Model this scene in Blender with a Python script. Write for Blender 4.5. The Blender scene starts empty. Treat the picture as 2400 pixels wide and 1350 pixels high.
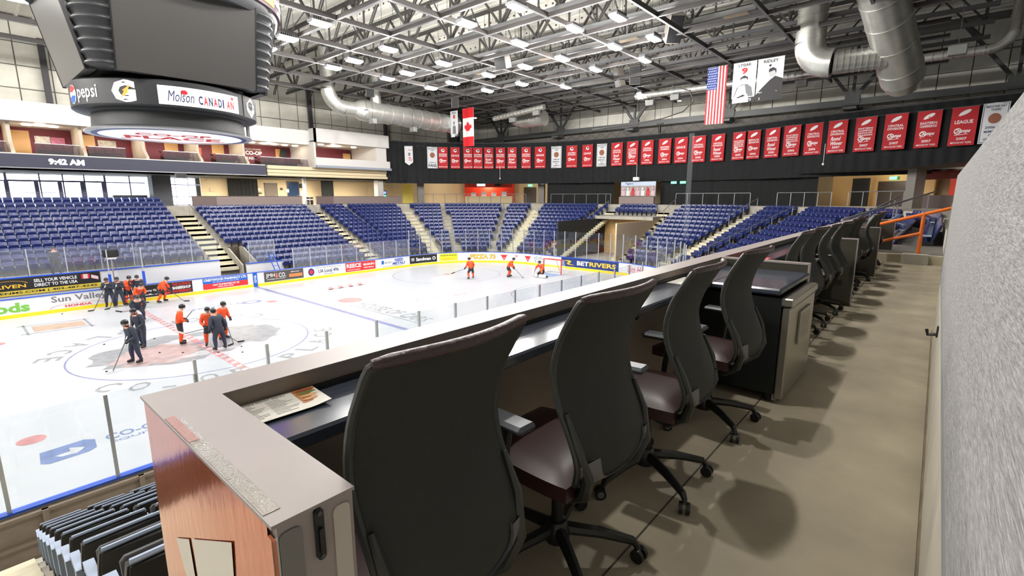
import bpy, math, random
from mathutils import Vector, Matrix
random.seed(7)
SC = bpy.context.scene
COL = SC.collection
pi = math.pi
rad = math.radians

# ---------------------------------------------------------------- camera
cam_data = bpy.data.cameras.new('camera')
cam_data.sensor_width = 36.0
cam_data.lens = 1139.5 / 2400 * 36.0
cam_data.clip_start = 0.02
cam_data.clip_end = 400
cam = bpy.data.objects.new('camera', cam_data)
COL.objects.link(cam)
CAM = Vector((-6.8, -24.75, 6.55))
YAW, PITCH = rad(40.9), rad(10.58)
cam.location = CAM
cam.rotation_euler = (pi / 2 - PITCH, 0, YAW - pi / 2)
SC.camera = cam

# ---------------------------------------------------------------- world, exposure
W = bpy.data.worlds.new('daylight')
SC.world = W
W.use_nodes = True
W.node_tree.nodes['Background'].inputs[0].default_value = (0.86, 0.93, 1.0, 1)
W.node_tree.nodes['Background'].inputs[1].default_value = 7.0
SC.view_settings.view_transform = 'Standard'
SC.view_settings.look = 'None'
SC.view_settings.gamma = 1.0
SC.view_settings.use_curve_mapping = False
SC.view_settings.exposure = 0.55
SC.cycles.max_bounces = 8
SC.cycles.diffuse_bounces = 4
SC.cycles.glossy_bounces = 3
SC.cycles.transparent_max_bounces = 24
SC.cycles.use_denoising = True
SC.cycles.sample_clamp_indirect = 6.0
SC.cycles.caustics_reflective = False
SC.cycles.caustics_refractive = False
ARENA_WATTS = 500      # each overhead rink light
AISLE_WATTS = 560      # each downlight over the near counter
CONCOURSE_WATTS = 230   # each concourse strip light

# ---------------------------------------------------------------- helpers
def lin(c):
    c = c / 255.0
    return c / 12.92 if c <= 0.04045 else ((c + 0.055) / 1.055) ** 2.4
def rgb(r, g, b):
    return (lin(r), lin(g), lin(b), 1.0)

MATS = {}
def mat(name, col, rough=0.6, metal=0.0, noise=0.0, nscale=6.0, bump=0.0, bscale=40.0, spec=0.5, emit=None, estr=0.0, stretch=None):
    if name in MATS:
        return MATS[name]
    m = bpy.data.materials.new(name)
    m.use_nodes = True
    nt = m.node_tree
    b = nt.nodes['Principled BSDF']
    b.inputs['Base Color'].default_value = col
    b.inputs['Roughness'].default_value = rough
    b.inputs['Metallic'].default_value = metal
    b.inputs['Specular IOR Level'].default_value = spec
    if emit is not None:
        b.inputs['Emission Color'].default_value = emit
        b.inputs['Emission Strength'].default_value = estr
    if noise or bump:
        tc = nt.nodes.new('ShaderNodeTexCoord')
        src = tc.outputs['Object']
        if stretch:
            mp = nt.nodes.new('ShaderNodeMapping')
            mp.inputs['Scale'].default_value = stretch
            nt.links.new(src, mp.inputs[0]); src = mp.outputs[0]
    if noise:
        n = nt.nodes.new('ShaderNodeTexNoise')
        n.inputs['Scale'].default_value = nscale
        n.inputs['Detail'].default_value = 6
        nt.links.new(src, n.inputs['Vector'])
        r = nt.nodes.new('ShaderNodeMapRange')
        r.inputs[1].default_value = 0.3; r.inputs[2].default_value = 0.7
        r.inputs[3].default_value = 1 - noise; r.inputs[4].default_value = 1 + noise * 0.5
        nt.links.new(n.outputs[0], r.inputs[0])
        mx = nt.nodes.new('ShaderNodeVectorMath'); mx.operation = 'SCALE'
        mx.inputs[0].default_value = col[:3]
        nt.links.new(r.outputs[0], mx.inputs['Scale'])
        nt.links.new(mx.outputs[0], b.inputs['Base Color'])
    if bump:
        n2 = nt.nodes.new('ShaderNodeTexNoise')
        n2.inputs['Scale'].default_value = bscale
        n2.inputs['Detail'].default_value = 4
        nt.links.new(src, n2.inputs['Vector'])
        bp_ = nt.nodes.new('ShaderNodeBump')
        bp_.inputs['Strength'].default_value = bump
        bp_.inputs['Distance'].default_value = 0.02
        nt.links.new(n2.outputs[0], bp_.inputs['Height'])
        nt.links.new(bp_.outputs[0], b.inputs['Normal'])
    MATS[name] = m
    return m

def glass_mat(name, tint=(0.93, 0.96, 0.97, 1), refl=0.06, rough=0.02, haze=0.0):
    if name in MATS:
        return MATS[name]
    m = bpy.data.materials.new(name); m.use_nodes = True
    nt = m.node_tree
    nt.nodes.remove(nt.nodes['Principled BSDF'])
    out = nt.nodes['Material Output']
    t = nt.nodes.new('ShaderNodeBsdfTransparent'); t.inputs[0].default_value = tint
    g = nt.nodes.new('ShaderNodeBsdfGlossy'); g.inputs['Roughness'].default_value = rough
    g.inputs['Color'].default_value = (1, 1, 1, 1)
    fr = nt.nodes.new('ShaderNodeLayerWeight'); fr.inputs[0].default_value = 0.25
    mr = nt.nodes.new('ShaderNodeMapRange'); mr.inputs[3].default_value = refl * 0.4; mr.inputs[4].default_value = refl * 6
    nt.links.new(fr.outputs['Facing'], mr.inputs[0])
    mix = nt.nodes.new('ShaderNodeMixShader')
    nt.links.new(mr.outputs[0], mix.inputs[0]); nt.links.new(t.outputs[0], mix.inputs[1]); nt.links.new(g.outputs[0], mix.inputs[2])
    last = mix
    if haze:
        d = nt.nodes.new('ShaderNodeBsdfDiffuse'); d.inputs[0].default_value = (0.8, 0.83, 0.88, 1)
        mix2 = nt.nodes.new('ShaderNodeMixShader'); mix2.inputs[0].default_value = haze
        nt.links.new(mix.outputs[0], mix2.inputs[1]); nt.links.new(d.outputs[0], mix2.inputs[2]); last = mix2
    nt.links.new(last.outputs[0], out.inputs[0])
    MATS[name] = m
    return m

class MB:
    """collects shapes; build() links them as one mesh object"""
    def __init__(self):
        self.v = []; self.f = []; self.m = []
    def add(self, verts, faces, mi=0):
        o = len(self.v)
        self.v += [tuple(p) for p in verts]
        self.f += [tuple(i + o for i in f) for f in faces]
        self.m += [mi] * len(faces)
        return self
    def box(self, lo, hi, mi=0):
        x0, y0, z0 = lo; x1, y1, z1 = hi
        return self.add([(x0,y0,z0),(x1,y0,z0),(x1,y1,z0),(x0,y1,z0),(x0,y0,z1),(x1,y0,z1),(x1,y1,z1),(x0,y1,z1)],
                        [(0,3,2,1),(4,5,6,7),(0,1,5,4),(1,2,6,5),(2,3,7,6),(3,0,4,7)], mi)
    def cbox(self, c, s, mi=0, rot=None, bev=0.0):
        hx, hy, hz = s[0]/2, s[1]/2, s[2]/2
        if bev:
            b = bev; pts = []
            rings = [(-hz, b), (-hz + b, 0), (hz - b, 0), (hz, b)]
            faces = []
            for z, k in rings:
                for (x, y) in ((-hx+b+0, -hy+k), (hx-b, -hy+k), (hx-k, -hy+b), (hx-k, hy-b), (hx-b, hy-k), (-hx+b, hy-k), (-hx+k, hy-b), (-hx+k, -hy+b)):
                    pts.append(Vector((x, y, z)))
            for r in range(3):
                for i in range(8):
                    j = (i + 1) % 8
                    faces.append((r*8+i, r*8+j, r*8+8+j, r*8+8+i))
            faces.append(tuple(range(7, -1, -1))); faces.append(tuple(range(24, 32)))
        else:
            pts = [Vector((x, y, z)) for z in (-hz, hz) for (x, y) in ((-hx,-hy),(hx,-hy),(hx,hy),(-hx,hy))]
            faces = [(0,3,2,1),(4,5,6,7),(0,1,5,4),(1,2,6,5),(2,3,7,6),(3,0,4,7)]
        if rot is not None:
            pts = [rot @ p for p in pts]
        c = Vector(c)
        return self.add([p + c for p in pts], faces, mi)
    def bar(self, p0, p1, w, h, mi=0):
        p0, p1 = Vector(p0), Vector(p1)
        d = (p1 - p0).normalized()
        up = Vector((0, 0, 1)) if abs(d.z) < 0.95 else Vector((0, 1, 0))
        r = d.cross(up).normalized(); u = r.cross(d)
        q = []
        for p in (p0, p1):
            for a, b in ((-1,-1),(1,-1),(1,1),(-1,1)):
                q.append(p + r * (a * w / 2) + u * (b * h / 2))
        return self.add(q, [(0,1,2,3),(7,6,5,4),(0,4,5,1),(1,5,6,2),(2,6,7,3),(3,7,4,0)], mi)
    def tube(self, pts, r, n=8, mi=0, cap=True):
        pts = [Vector(p) for p in pts]
        rs = r if isinstance(r, (list, tuple)) else [r] * len(pts)
        o = len(self.v); rings = []
        prev = None
        for i, p in enumerate(pts):
            d = (pts[min(i+1, len(pts)-1)] - pts[max(i-1, 0)])
            if d.length < 1e-9: d = Vector((0,0,1))
            d.normalize()
            if prev is None:
                a = Vector((0,0,1)) if abs(d.z) < 0.9 else Vector((1,0,0))
                u = d.cross(a).normalized()
            else:
                u = (prev - d * prev.dot(d))
                u = u.normalized() if u.length > 1e-6 else d.orthogonal().normalized()
            prev = u
            w = d.cross(u)
            rings.append([p + (u * math.cos(2*pi*k/n) + w * math.sin(2*pi*k/n)) * rs[i] for k in range(n)])
        vs = [q for rg in rings for q in rg]; fs = []
        for i in range(len(pts) - 1):
            for k in range(n):
                fs.append((i*n+k, i*n+(k+1)%n, (i+1)*n+(k+1)%n, (i+1)*n+k))
        if cap:
            fs.append(tuple(range(n-1, -1, -1))); fs.append(tuple((len(pts)-1)*n + k for k in range(n)))
        return self.add(vs, fs, mi)
    def lathe(self, prof, c=(0,0,0), n=32, mi=0, a0=0.0, a1=2*pi, cap=False):
        full = abs(a1 - a0 - 2*pi) < 1e-6
        k = n if full else n + 1
        vs = []
        for (r, z) in prof:
            for i in range(k):
                a = a0 + (a1 - a0) * i / n
                vs.append((c[0] + r*math.cos(a), c[1] + r*math.sin(a), c[2] + z))
        fs = []
        for j in range(len(prof) - 1):
            for i in range(n):
                i2 = (i + 1) % k
                fs.append((j*k+i, j*k+i2, (j+1)*k+i2, (j+1)*k+i))
        if cap:
            fs.append(tuple(range(k-1, -1, -1))); fs.append(tuple((len(prof)-1)*k + i for i in range(k)))
        return self.add(vs, fs, mi)
    def prism(self, poly, ax, t0, t1, mi=0):
        """poly: 2D points; ax: function (u,v,t)->xyz"""
        n = len(poly)
        vs = [ax(u, v, t0) for u, v in poly] + [ax(u, v, t1) for u, v in poly]
        fs = [tuple(range(n-1, -1, -1)), tuple(range(n, 2*n))]
        for i in range(n):
            j = (i + 1) % n
            fs.append((i, j, n + j, n + i))
        return self.add(vs, fs, mi)
    def grid(self, fn, nu, nv, mi=0):
        vs = [fn(i/nu, j/nv) for j in range(nv+1) for i in range(nu+1)]
        fs = [(j*(nu+1)+i, j*(nu+1)+i+1, (j+1)*(nu+1)+i+1, (j+1)*(nu+1)+i) for j in range(nv) for i in range(nu)]
        return self.add(vs, fs, mi)
    def shell(self, fn, nu, nv, th, mi=0):
        """grid surface with thickness: fn(u,v)->(point, normal)"""
        A = [[fn(i/nu, j/nv) for i in range(nu+1)] for j in range(nv+1)]
        k = (nu+1)*(nv+1)
        vs = [Vector(A[j][i][0]) + Vector(A[j][i][1])*th/2 for j in range(nv+1) for i in range(nu+1)]
        vs += [Vector(A[j][i][0]) - Vector(A[j][i][1])*th/2 for j in range(nv+1) for i in range(nu+1)]
        fs = []
        for j in range(nv):
            for i in range(nu):
                a = j*(nu+1)+i
                fs.append((a, a+1, a+nu+2, a+nu+1)); fs.append((k+a+nu+1, k+a+nu+2, k+a+1, k+a))
        loop = [i for i in range(nu+1)] + [j*(nu+1)+nu for j in range(1, nv+1)] + [nv*(nu+1)+i for i in range(nu-1, -1, -1)] + [j*(nu+1) for j in range(nv-1, 0, -1)]
        for a, b in zip(loop, loop[1:] + loop[:1]):
            fs.append((b, a, k+a, k+b))
        return self.add(vs, fs, mi)
    def mesh(self, name, mats, smooth=False):
        me = bpy.data.meshes.new(name)
        me.from_pydata(self.v, [], self.f)
        mats = mats if isinstance(mats, (list, tuple)) else [mats]
        for m in mats:
            me.materials.append(m)
        if len(mats) > 1:
            me.polygons.foreach_set('material_index', self.m)
        if smooth:
            me.polygons.foreach_set('use_smooth', [True] * len(me.polygons))
            try:
                me.set_sharp_from_angle(angle=rad(40))
            except Exception:
                pass
        me.update()
        return me
    def build(self, name, mats, parent=None, smooth=False):
        return obj(name, self.mesh(name, mats, smooth), parent)

def obj(name, data, parent=None, matrix=None):
    o = bpy.data.objects.new(name, data)
    COL.objects.link(o)
    if parent is not None:
        o.parent = parent
    if matrix is not None:
        o.matrix_basis = matrix
    return o
def tag(o, label, cat, group=None):
    o['label'] = label; o['category'] = cat
    if group: o['group'] = group
    return o
def thing(name, label, cat, loc=(0,0,0), rotz=0.0, group=None):
    o = bpy.data.objects.new(name, None); COL.objects.link(o)
    o.empty_display_size = 0.2
    o.location = loc; o.rotation_euler = (0, 0, rotz)
    return tag(o, label, cat, group)
def struct(o, label=None):
    o['kind'] = 'structure'
    if label: o['label'] = label
    return o
def sroot(name, label=None):
    o = bpy.data.objects.new(name, None); COL.objects.link(o)
    return struct(o, label)
def copy_tree(o, parent=None):
    c = o.copy(); COL.objects.link(c)
    if parent is not None: c.parent = parent
    for ch in o.children:
        copy_tree(ch, c)
    return c
UNIT = {}
def beam(name, p0, p1, w, h, m, parent):
    """straight member as an object of its own; alike members share one unit mesh"""
    if m.name not in UNIT:
        UNIT[m.name] = MB().cbox((0,0,0), (1,1,1)).mesh('member', m)
    p0, p1 = Vector(p0), Vector(p1)
    d = p1 - p0; L = d.length; d.normalize()
    up = Vector((0,0,1)) if abs(d.z) < 0.95 else Vector((0,1,0))
    r = d.cross(up).normalized(); u = r.cross(d)
    c = (p0 + p1) / 2
    M = Matrix(((r.x*w, d.x*L, u.x*h, c.x), (r.y*w, d.y*L, u.y*h, c.y), (r.z*w, d.z*L, u.z*h, c.z), (0,0,0,1)))
    return obj(name, UNIT[m.name], parent, M)

# lettering -------------------------------------------------------------
TXT = {}
def text_geo(s, bold=0.0, shear=0.0):
    key = (s, bold, shear)
    if key not in TXT:
        cu = bpy.data.curves.new('lettering', 'FONT')
        cu.body = s; cu.size = 1.0; cu.offset = bold; cu.shear = shear; cu.resolution_u = 2
        o = bpy.data.objects.new('lettering', cu); COL.objects.link(o)
        dg = bpy.context.evaluated_depsgraph_get()
        me = bpy.data.meshes.new_from_object(o.evaluated_get(dg), depsgraph=dg)
        V = [(v.co.x, v.co.y) for v in me.vertices]; F = [tuple(p.vertices) for p in me.polygons]
        bpy.data.objects.remove(o); bpy.data.curves.remove(cu); bpy.data.meshes.remove(me)
        if not V: V = [(0, 0)]
        x0, x1 = min(v[0] for v in V), max(v[0] for v in V)
        y0, y1 = min(v[1] for v in V), max(v[1] for v in V)
        sx, sy = max(x1-x0, 1e-6), max(y1-y0, 1e-6)
        TXT[key] = ([((v[0]-x0)/sx, (v[1]-y0)/sy) for v in V], F, sx / sy)
    return TXT[key]
def put_text(mb, s, box, fn, mi=0, bold=0.02, shear=0.0, fit=False, align=0.5):
    """letter string s into box (u0,v0,u1,v1); fn(u,v)->xyz"""
    V, F, asp = text_geo(s, bold, shear)
    u0, v0, u1, v1 = box
    w, h = u1-u0, v1-v0
    if fit:
        if w / h > asp:
            nw = h * asp; u0 += (w - nw) * align; w = nw
        else:
            nh = w / asp; v0 += (h - nh) / 2; h = nh
    return mb.add([fn(u0 + a*w, v0 + b*h) for a, b in V], F, mi)
def put_poly(mb, pts, fn, mi=0):
    return mb.add([fn(u, v) for u, v in pts], [tuple(range(len(pts)))], mi)
def ell(cu, cv, ru, rv, n=20, a0=0.0, rot=0.0):
    out = []
    for i in range(n):
        a = a0 + 2*pi*i/n
        x, y = ru*math.cos(a), rv*math.sin(a)
        out.append((cu + x*math.cos(rot) - y*math.sin(rot), cv + x*math.sin(rot) + y*math.cos(rot)))
    return out
def put_ring(mb, cu, cv, r0, r1, fn, mi=0, n=32, a0=0.0, a1=2*pi, sv=1.0):
    vs = []; fs = []
    for i in range(n+1):
        a = a0 + (a1-a0)*i/n
        vs.append(fn(cu + r0*math.cos(a), cv + sv*r0*math.sin(a))); vs.append(fn(cu + r1*math.cos(a), cv + sv*r1*math.sin(a)))
    for i in range(n):
        fs.append((2*i, 2*i+1, 2*i+3, 2*i+2))
    return mb.add(vs, fs, mi)
def plane_fn(O, U, V, off=0.0):
    O, U, V = Vector(O), Vector(U).normalized(), Vector(V).normalized()
    N = U.cross(V)
    return lambda u, v: O + U*u + V*v + N*off

# rink outline: rounded rectangle, s = arc length from (0, 12.95) going +x
RA = 8.53 * pi / 2
S1, S2, S3, S4 = 21.95, 21.95 + RA, 21.95 + RA + 8.84, 21.95 + 2*RA + 8.84
def rp(s, d=0.0):
    r = 8.53
    if s <= S1: return (s, 12.95 + d, 0.0, 1.0)
    if s <= S2:
        a = pi/2 - (s - S1)/r; return (21.95 + (r+d)*math.cos(a), 4.42 + (r+d)*math.sin(a), math.cos(a), math.sin(a))
    if s <= S3: return (30.48 + d, 4.42 - (s - S2), 1.0, 0.0)
    if s <= S4:
        a = -(s - S3)/r; return (21.95 + (r+d)*math.cos(a), -4.42 + (r+d)*math.sin(a), math.cos(a), math.sin(a))
    return (21.95 - (s - S4), -12.95 - d, 0.0, -1.0)
def ring_s(a, b, step=0.7):
    """sample points of s from a to b incl. the corners' ends"""
    pts = {a, b} | {q for q in (S1, S2, S3, S4) if a < q < b}
    for lo, hi in ((S1, S2), (S3, S4)):
        n = int(RA/step)
        for i in range(1, n):
            q = lo + RA*i/n
            if a < q < b: pts.add(q)
    return sorted(pts)
def strip(mb, a, b, d0, z0, d1, z1, mi=0, step=0.7):
    """band along the rink outline from (d0,z0) to (d1,z1)"""
    ss = ring_s(a, b, step); vs = []
    for s in ss:
        x, y, *_ = rp(s, d0); vs.append((x, y, z0))
        x, y, *_ = rp(s, d1); vs.append((x, y, z1))
    fs = [(2*i, 2*i+1, 2*i+3, 2*i+2) for i in range(len(ss)-1)]
    return mb.add(vs, fs, mi)
def band(mb, a, b, d0, d1, z0, z1, mi=0, step=0.7):
    """closed rectangular section swept along the outline"""
    ss = ring_s(a, b, step); vs = []
    for s in ss:
        for d, z in ((d0, z0), (d1, z0), (d1, z1), (d0, z1)):
            x, y, *_ = rp(s, d); vs.append((x, y, z))
    fs = []
    for i in range(len(ss)-1):
        for k in range(4):
            fs.append((4*i+k, 4*i+4+k, 4*i+4+(k+1) % 4, 4*i+(k+1) % 4))
    n = 4*(len(ss)-1)
    fs += [(0, 1, 2, 3), (n+3, n+2, n+1, n)]
    return mb.add(vs, fs, mi)
def rink_fn(s0, d):
    """(u,v) on the inner face of the boards: u metres along s, v height"""
    def f(u, v):
        x, y, *_ = rp(s0 + u, d); return Vector((x, y, v))
    return f

# common materials
M_white = mat('white_paint', rgb(232, 232, 230), 0.5)
M_black = mat('black_plastic', rgb(24, 25, 27), 0.45)
M_steel = mat('painted_steel', rgb(92, 92, 94), 0.5, 0.3, noise=0.12)
M_alu = mat('aluminium', rgb(190, 192, 196), 0.35, 0.8)
M_letter_white = mat('white_lettering', rgb(240, 240, 240), 0.6)
M_letter_black = mat('black_lettering', rgb(28, 28, 30), 0.6)
M_letter_red = mat('red_lettering', rgb(200, 36, 40), 0.6)
M_letter_blue = mat('blue_lettering', rgb(34, 78, 165), 0.6)
M_letter_navy = mat('navy_lettering', rgb(24, 40, 88), 0.6)
M_letter_gold = mat('gold_lettering', rgb(235, 186, 50), 0.6)
# ================================================================ building shell
M_concrete = mat('concrete', rgb(168, 163, 152), 0.75, noise=0.18, nscale=2.5, bump=0.15, bscale=30)
M_cream = mat('cream_concrete', rgb(205, 198, 172), 0.75, noise=0.14, nscale=2.0)
M_deckroof = mat('roof_deck_white', rgb(238, 236, 226), 0.7, noise=0.06, nscale=0.8)
M_insul = mat('insulated_panel', rgb(232, 230, 218), 0.75, noise=0.1, nscale=1.2, bump=0.5, bscale=3.0)
M_joint = mat('panel_joint', rgb(120, 118, 112), 0.7)
M_beige = mat('beige_wall', rgb(205, 186, 152), 0.7, noise=0.04)
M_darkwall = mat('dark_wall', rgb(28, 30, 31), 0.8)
M_ground = mat('outside_ground', rgb(190, 188, 184), 0.9)

g = MB(); g.box((-120, -60, -0.6), (140, 140, -0.3)); struct(g.build('ground', M_ground), 'pale ground outside the building')
# ---- ice
M_ice = mat('ice', rgb(183, 187, 194), 0.2, noise=0.035, nscale=0.6, bump=0.03, bscale=3.0, spec=0.35)
M_ice.node_tree.nodes['Principled BSDF'].inputs['Roughness'].default_value = 0.28
g = MB()
loop = [rp(s)[:2] for s in ring_s(0, S4 + 21.95, 0.5)]
loop += [(-x, y) for x, y in reversed(loop)]
seen = []
for p in loop:
    if not seen or math.hypot(p[0]-seen[-1][0], p[1]-seen[-1][1]) > 0.01: seen.append(p)
if math.hypot(seen[0][0]-seen[-1][0], seen[0][1]-seen[-1][1]) < 0.01: seen.pop()
seen.reverse()
g.add([(x, y, 0) for x, y in seen], [tuple(range(len(seen)))])
ICE = struct(g.build('floor_ice', M_ice), 'white ice sheet with faded painted lines and emblems')
ice_fn = lambda h=0.003: (lambda x, y: Vector((x, y, h)))
F = ice_fn()
def imat(n, r, gg, b):
    return mat('ice_paint_' + n, rgb(r, gg, b), 0.35, noise=0.25, nscale=2.5)
I_blue, I_red, I_grey, I_pink, I_tan = imat('blue', 122, 128, 172), imat('red', 190, 134, 136), imat('grey', 142, 146, 152), imat('pink', 180, 158, 158), imat('tan', 182, 158, 138)
I_ltblue, I_dkblue, I_white = imat('crease', 130, 158, 196), imat('logo_blue', 104, 124, 170), imat('white', 188, 191, 198)
def mark(name, fill, m):
    q = MB(); fill(q); return q.build(name, m, ICE)
for x in (-7.62, 7.62):
    mark('blue_line', lambda q: put_poly(q, [(x-.15, -12.94), (x+.15, -12.94), (x+.15, 12.94), (x-.15, 12.94)], F), I_blue)
def centre(q):
    put_poly(q, [(-.15, -12.94), (.15, -12.94), (.15, 12.94), (-.15, 12.94)], F)
mark('centre_line', centre, I_red)
def checks(q):
    y = -12.6
    while y < 12.6:
        if abs(y) > 0.5:
            put_poly(q, [(-.12, y), (.12, y+.08), (.12, y+.32), (-.12, y+.24)], ice_fn(0.005))
        y += 0.56
mark('centre_line_check', checks, I_white)
mark('centre_circle', lambda q: put_ring(q, 0, 0, 4.54, 4.60, F, n=72), I_blue)
mark('centre_spot', lambda q: put_poly(q, ell(0, 0, .15, .15), ice_fn(0.007)), I_blue)
for x in (27.13, -27.13):
    mark('goal_line', lambda q: put_poly(q, [(x-.025, -10.7), (x+.025, -10.7), (x+.025, 10.7), (x-.025, 10.7)], F), I_red)
for x, y in ((20.95, 6.71), (20.95, -6.71)):
    mark('faceoff_circle', lambda q: put_ring(q, x, y, 4.54, 4.60, F, n=64), I_grey)
    mark('faceoff_spot', lambda q: put_poly(q, ell(x, y, .3, .3), F), I_red)
    mark('faceoff_tick', lambda q: [put_poly(q, [(x+a, y+b-.025), (x+a+1.2, y+b-.025), (x+a+1.2, y+b+.025), (x+a, y+b+.025)], F) for a in (-1.8, .6) for b in (-.23, .23)], I_red)
for x, y in ((6.1, 6.71), (6.1, -6.71), (-6.1, 6.71), (-6.1, -6.71)):
    mark('neutral_spot', lambda q: put_poly(q, ell(x, y, .31, .31), F), I_red)
mark('goal_crease', lambda q: put_poly(q, [(27.1, -1.22), (27.1, 1.22)] + [(27.1 - 1.83*math.cos(a) - 0.0, 1.83*math.sin(a)*0.75) for a in [0.75, .5, .25, 0, -.25, -.5, -.75]], F), I_ltblue)
# worn centre emblem: grey and pink patches
def blob(cx, cy, rx, ry, seed, n=26, j=0.25):
    rr = random.Random(seed)
    return [(cx + rx*(1-j+2*j*rr.random())*math.cos(2*pi*i/n), cy + ry*(1-j+2*j*rr.random())*math.sin(2*pi*i/n)) for i in range(n)]
mark('centre_emblem', lambda q: put_poly(q, blob(-.9, .1, 2.9, 2.35, 3, 34, .14), ice_fn(0.0015)), I_grey)
mark('centre_emblem_wing', lambda q: put_poly(q, blob(1.8, .2, 1.6, 2.0, 5, 30, .2), ice_fn(0.0012)), I_grey)
mark('centre_emblem_face', lambda q: put_poly(q, blob(-1.6, -.4, 1.6, 1.5, 8, 30, .25), ice_fn(0.0022)), I_pink)
mark('centre_emblem_eye', lambda q: put_poly(q, blob(-.2, 1.0, .9, .45, 9, 20, .2), ice_fn(0.0026)), I_white)
mark('centre_emblem_teeth', lambda q: put_poly(q, blob(-.2, -1.7, 1.2, .3, 12, 26, .4), ice_fn(0.0026)), I_white)
# letters round the circle
def ring_text(q, s, r, h, a_start, step):
    for i, ch in enumerate(s):
        a = a_start + i*step
        if ch == ' ': continue
        rx = Vector((-math.sin(a), math.cos(a))); ry = Vector((-math.cos(a), -math.sin(a)))
        o = Vector((r*math.cos(a), r*math.sin(a)))
        put_text(q, ch, (-.3, 0, .3 if ch != '-' else .1, h if ch != '-' else .15), lambda u, v: Vector((*(o + rx*u + ry*v), 0.004)), bold=0.01)
mark('circle_lettering', lambda q: (ring_text(q, 'CO-OP PLACE', 5.7, .85, rad(222), rad(11.5)), ring_text(q, 'CO-OP PLACE', 5.7, .85, rad(42), rad(11.5))), I_grey)
mark('sponsor_lettering', lambda q: put_text(q, 'HOUSE OF CARS', (0, 0, 6.5, 1.0), lambda u, v: Vector((9.0 + v, 1.9 - u, .003))), I_grey)
mark('sponsor_underline', lambda q: put_poly(q, [(8.75, 2.1), (8.85, 2.1), (8.85, -4.6), (8.75, -4.6)], F), I_grey)
mark('sponsor_oval', lambda q: put_poly(q, ell(9.6, 3.3, .75, .8), F), I_red)
def zig(q):
    for k in range(4):
        a = 10.5 + k*.8
        put_poly(q, [(a, 7.6), (a+.35, 7.6), (a+.8, 8.6), (a+.45, 8.6)], F)
        put_poly(q, [(a, 7.6), (a+.9, 7.8), (a+.9, 7.95), (a, 7.8)], F)
    put_poly(q, [(9.4, 8.75), (14.4, 8.75), (14.4, 8.82), (9.4, 8.82)], F)
mark('red_script', zig, I_red)
def loops(q):
    put_ring(q, 13.2, -.1, .85, .95, F, n=24, sv=.35); put_ring(q, 14.7, -.5, .5, .58, F, n=20, sv=.4); put_ring(q, 15.6, -.7, .4, .48, F, n=20, sv=.5)
mark('tan_script', loops, I_tan)
mark('tan_panel', lambda q: put_poly(q, [(-4.7, 8.3), (-2.75, 8.1), (-2.75, 9.4), (-4.7, 9.8)], F), I_tan)
def frame(q):
    for a, b in (((-5.2, 8.0), (-2.4, 7.75)), ((-5.2, 10.2), (-2.4, 9.75)), ((-4.95, 7.7), (-4.95, 10.5)), ((-2.6, 7.5), (-2.6, 10.0))):
        d = Vector((b[0]-a[0], b[1]-a[1])).normalized(); n = Vector((-d.y, d.x))*.05
        put_poly(q, [(a[0]-n.x, a[1]-n.y), (b[0]-n.x, b[1]-n.y), (b[0]+n.x, b[1]+n.y), (a[0]+n.x, a[1]+n.y)], ice_fn(.004))
mark('grey_frame_mark', frame, I_grey)
def badge(q):
    put_poly(q, [(-6.05, -7.85), (-5.15, -7.75), (-4.95, -7.95), (-5.0, -8.55), (-5.2, -8.7), (-5.95, -8.75), (-6.1, -8.6)], F)
mark('blue_badge', badge, I_dkblue)
mark('badge_arrow', lambda q: put_poly(q, [(-5.8, -8.35), (-5.5, -8.3), (-5.5, -8.05), (-5.2, -8.3), (-5.4, -8.55), (-5.7, -8.5)], ice_fn(.005)), I_white)
mark('badge_lettering', lambda q: (put_text(q, 'CO-OP', (0, 0, 1.4, .42), lambda u, v: Vector((-4.75 + u, -8.3 + v, .003))), put_text(q, 'EQUITY', (0, 0, 1.2, .18), lambda u, v: Vector((-4.7 + u, -8.6 + v, .003)))), I_dkblue)
mark('dots_lettering', lambda q: put_text(q, 'TOYOTA', (0, 0, 3.0, .5), lambda u, v: Vector((1.8 + u, 7.5 + v, .003))), I_blue)
mark('blue_oval_mark', lambda q: put_ring(q, 5.2, 7.55, .35, .6, F, n=24, sv=.8), I_blue)

# ---- dasher boards
M_board = mat('board_white', rgb(214, 215, 217), 0.35)
M_ledge = mat('ledge_blue', rgb(28, 82, 200), 0.4)
M_kick = mat('kick_yellow', rgb(232, 206, 36), 0.4)
M_back = mat('board_back', rgb(168, 152, 136), 0.6, noise=0.1)
M_post = mat('glass_post', rgb(196, 200, 206), 0.35, 0.6)
M_glass = glass_mat('rink_glass_clear', (0.95, 0.97, 0.975, 1), 0.05, 0.02, 0.0)
M_glass_far = glass_mat('rink_glass_hazy', (0.93, 0.95, 0.97, 1), 0.06, 0.03, 0.05)
SE = S4 + 21.95 + 14
BOARDS = sroot('wall_boards', 'white dasher boards with sponsor panels round the ice')
q = MB(); band(q, -14, SE, 0, .10, 0, 1.04, step=.15); q.build('board_face', M_board, BOARDS)
q = MB(); band(q, -14, SE, -.03, .14, 1.04, 1.08, step=.3); q.build('ledge', M_ledge, BOARDS)
q = MB(); band(q, -14, SE, -.015, 0, 0, .2, step=.15); q.build('kick_plate', M_kick, BOARDS)
# back of the near boards: framed panels seen from the stand
q = MB(); q.box((-14, -13.11, .0), (20, -13.06, 1.0)); q.build('back_panel', M_back, BOARDS)
for k in range(24):
    x = -13.5 + k*1.43
    beam('back_stud', (x, -13.16, 0), (x, -13.16, 1.0), .09, .1, M_back, BOARDS)
for z in (.06, .45, .97):
    beam('back_rail', (-14, -13.15, z), (20, -13.15, z), .07, .06, M_back, BOARDS)

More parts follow.
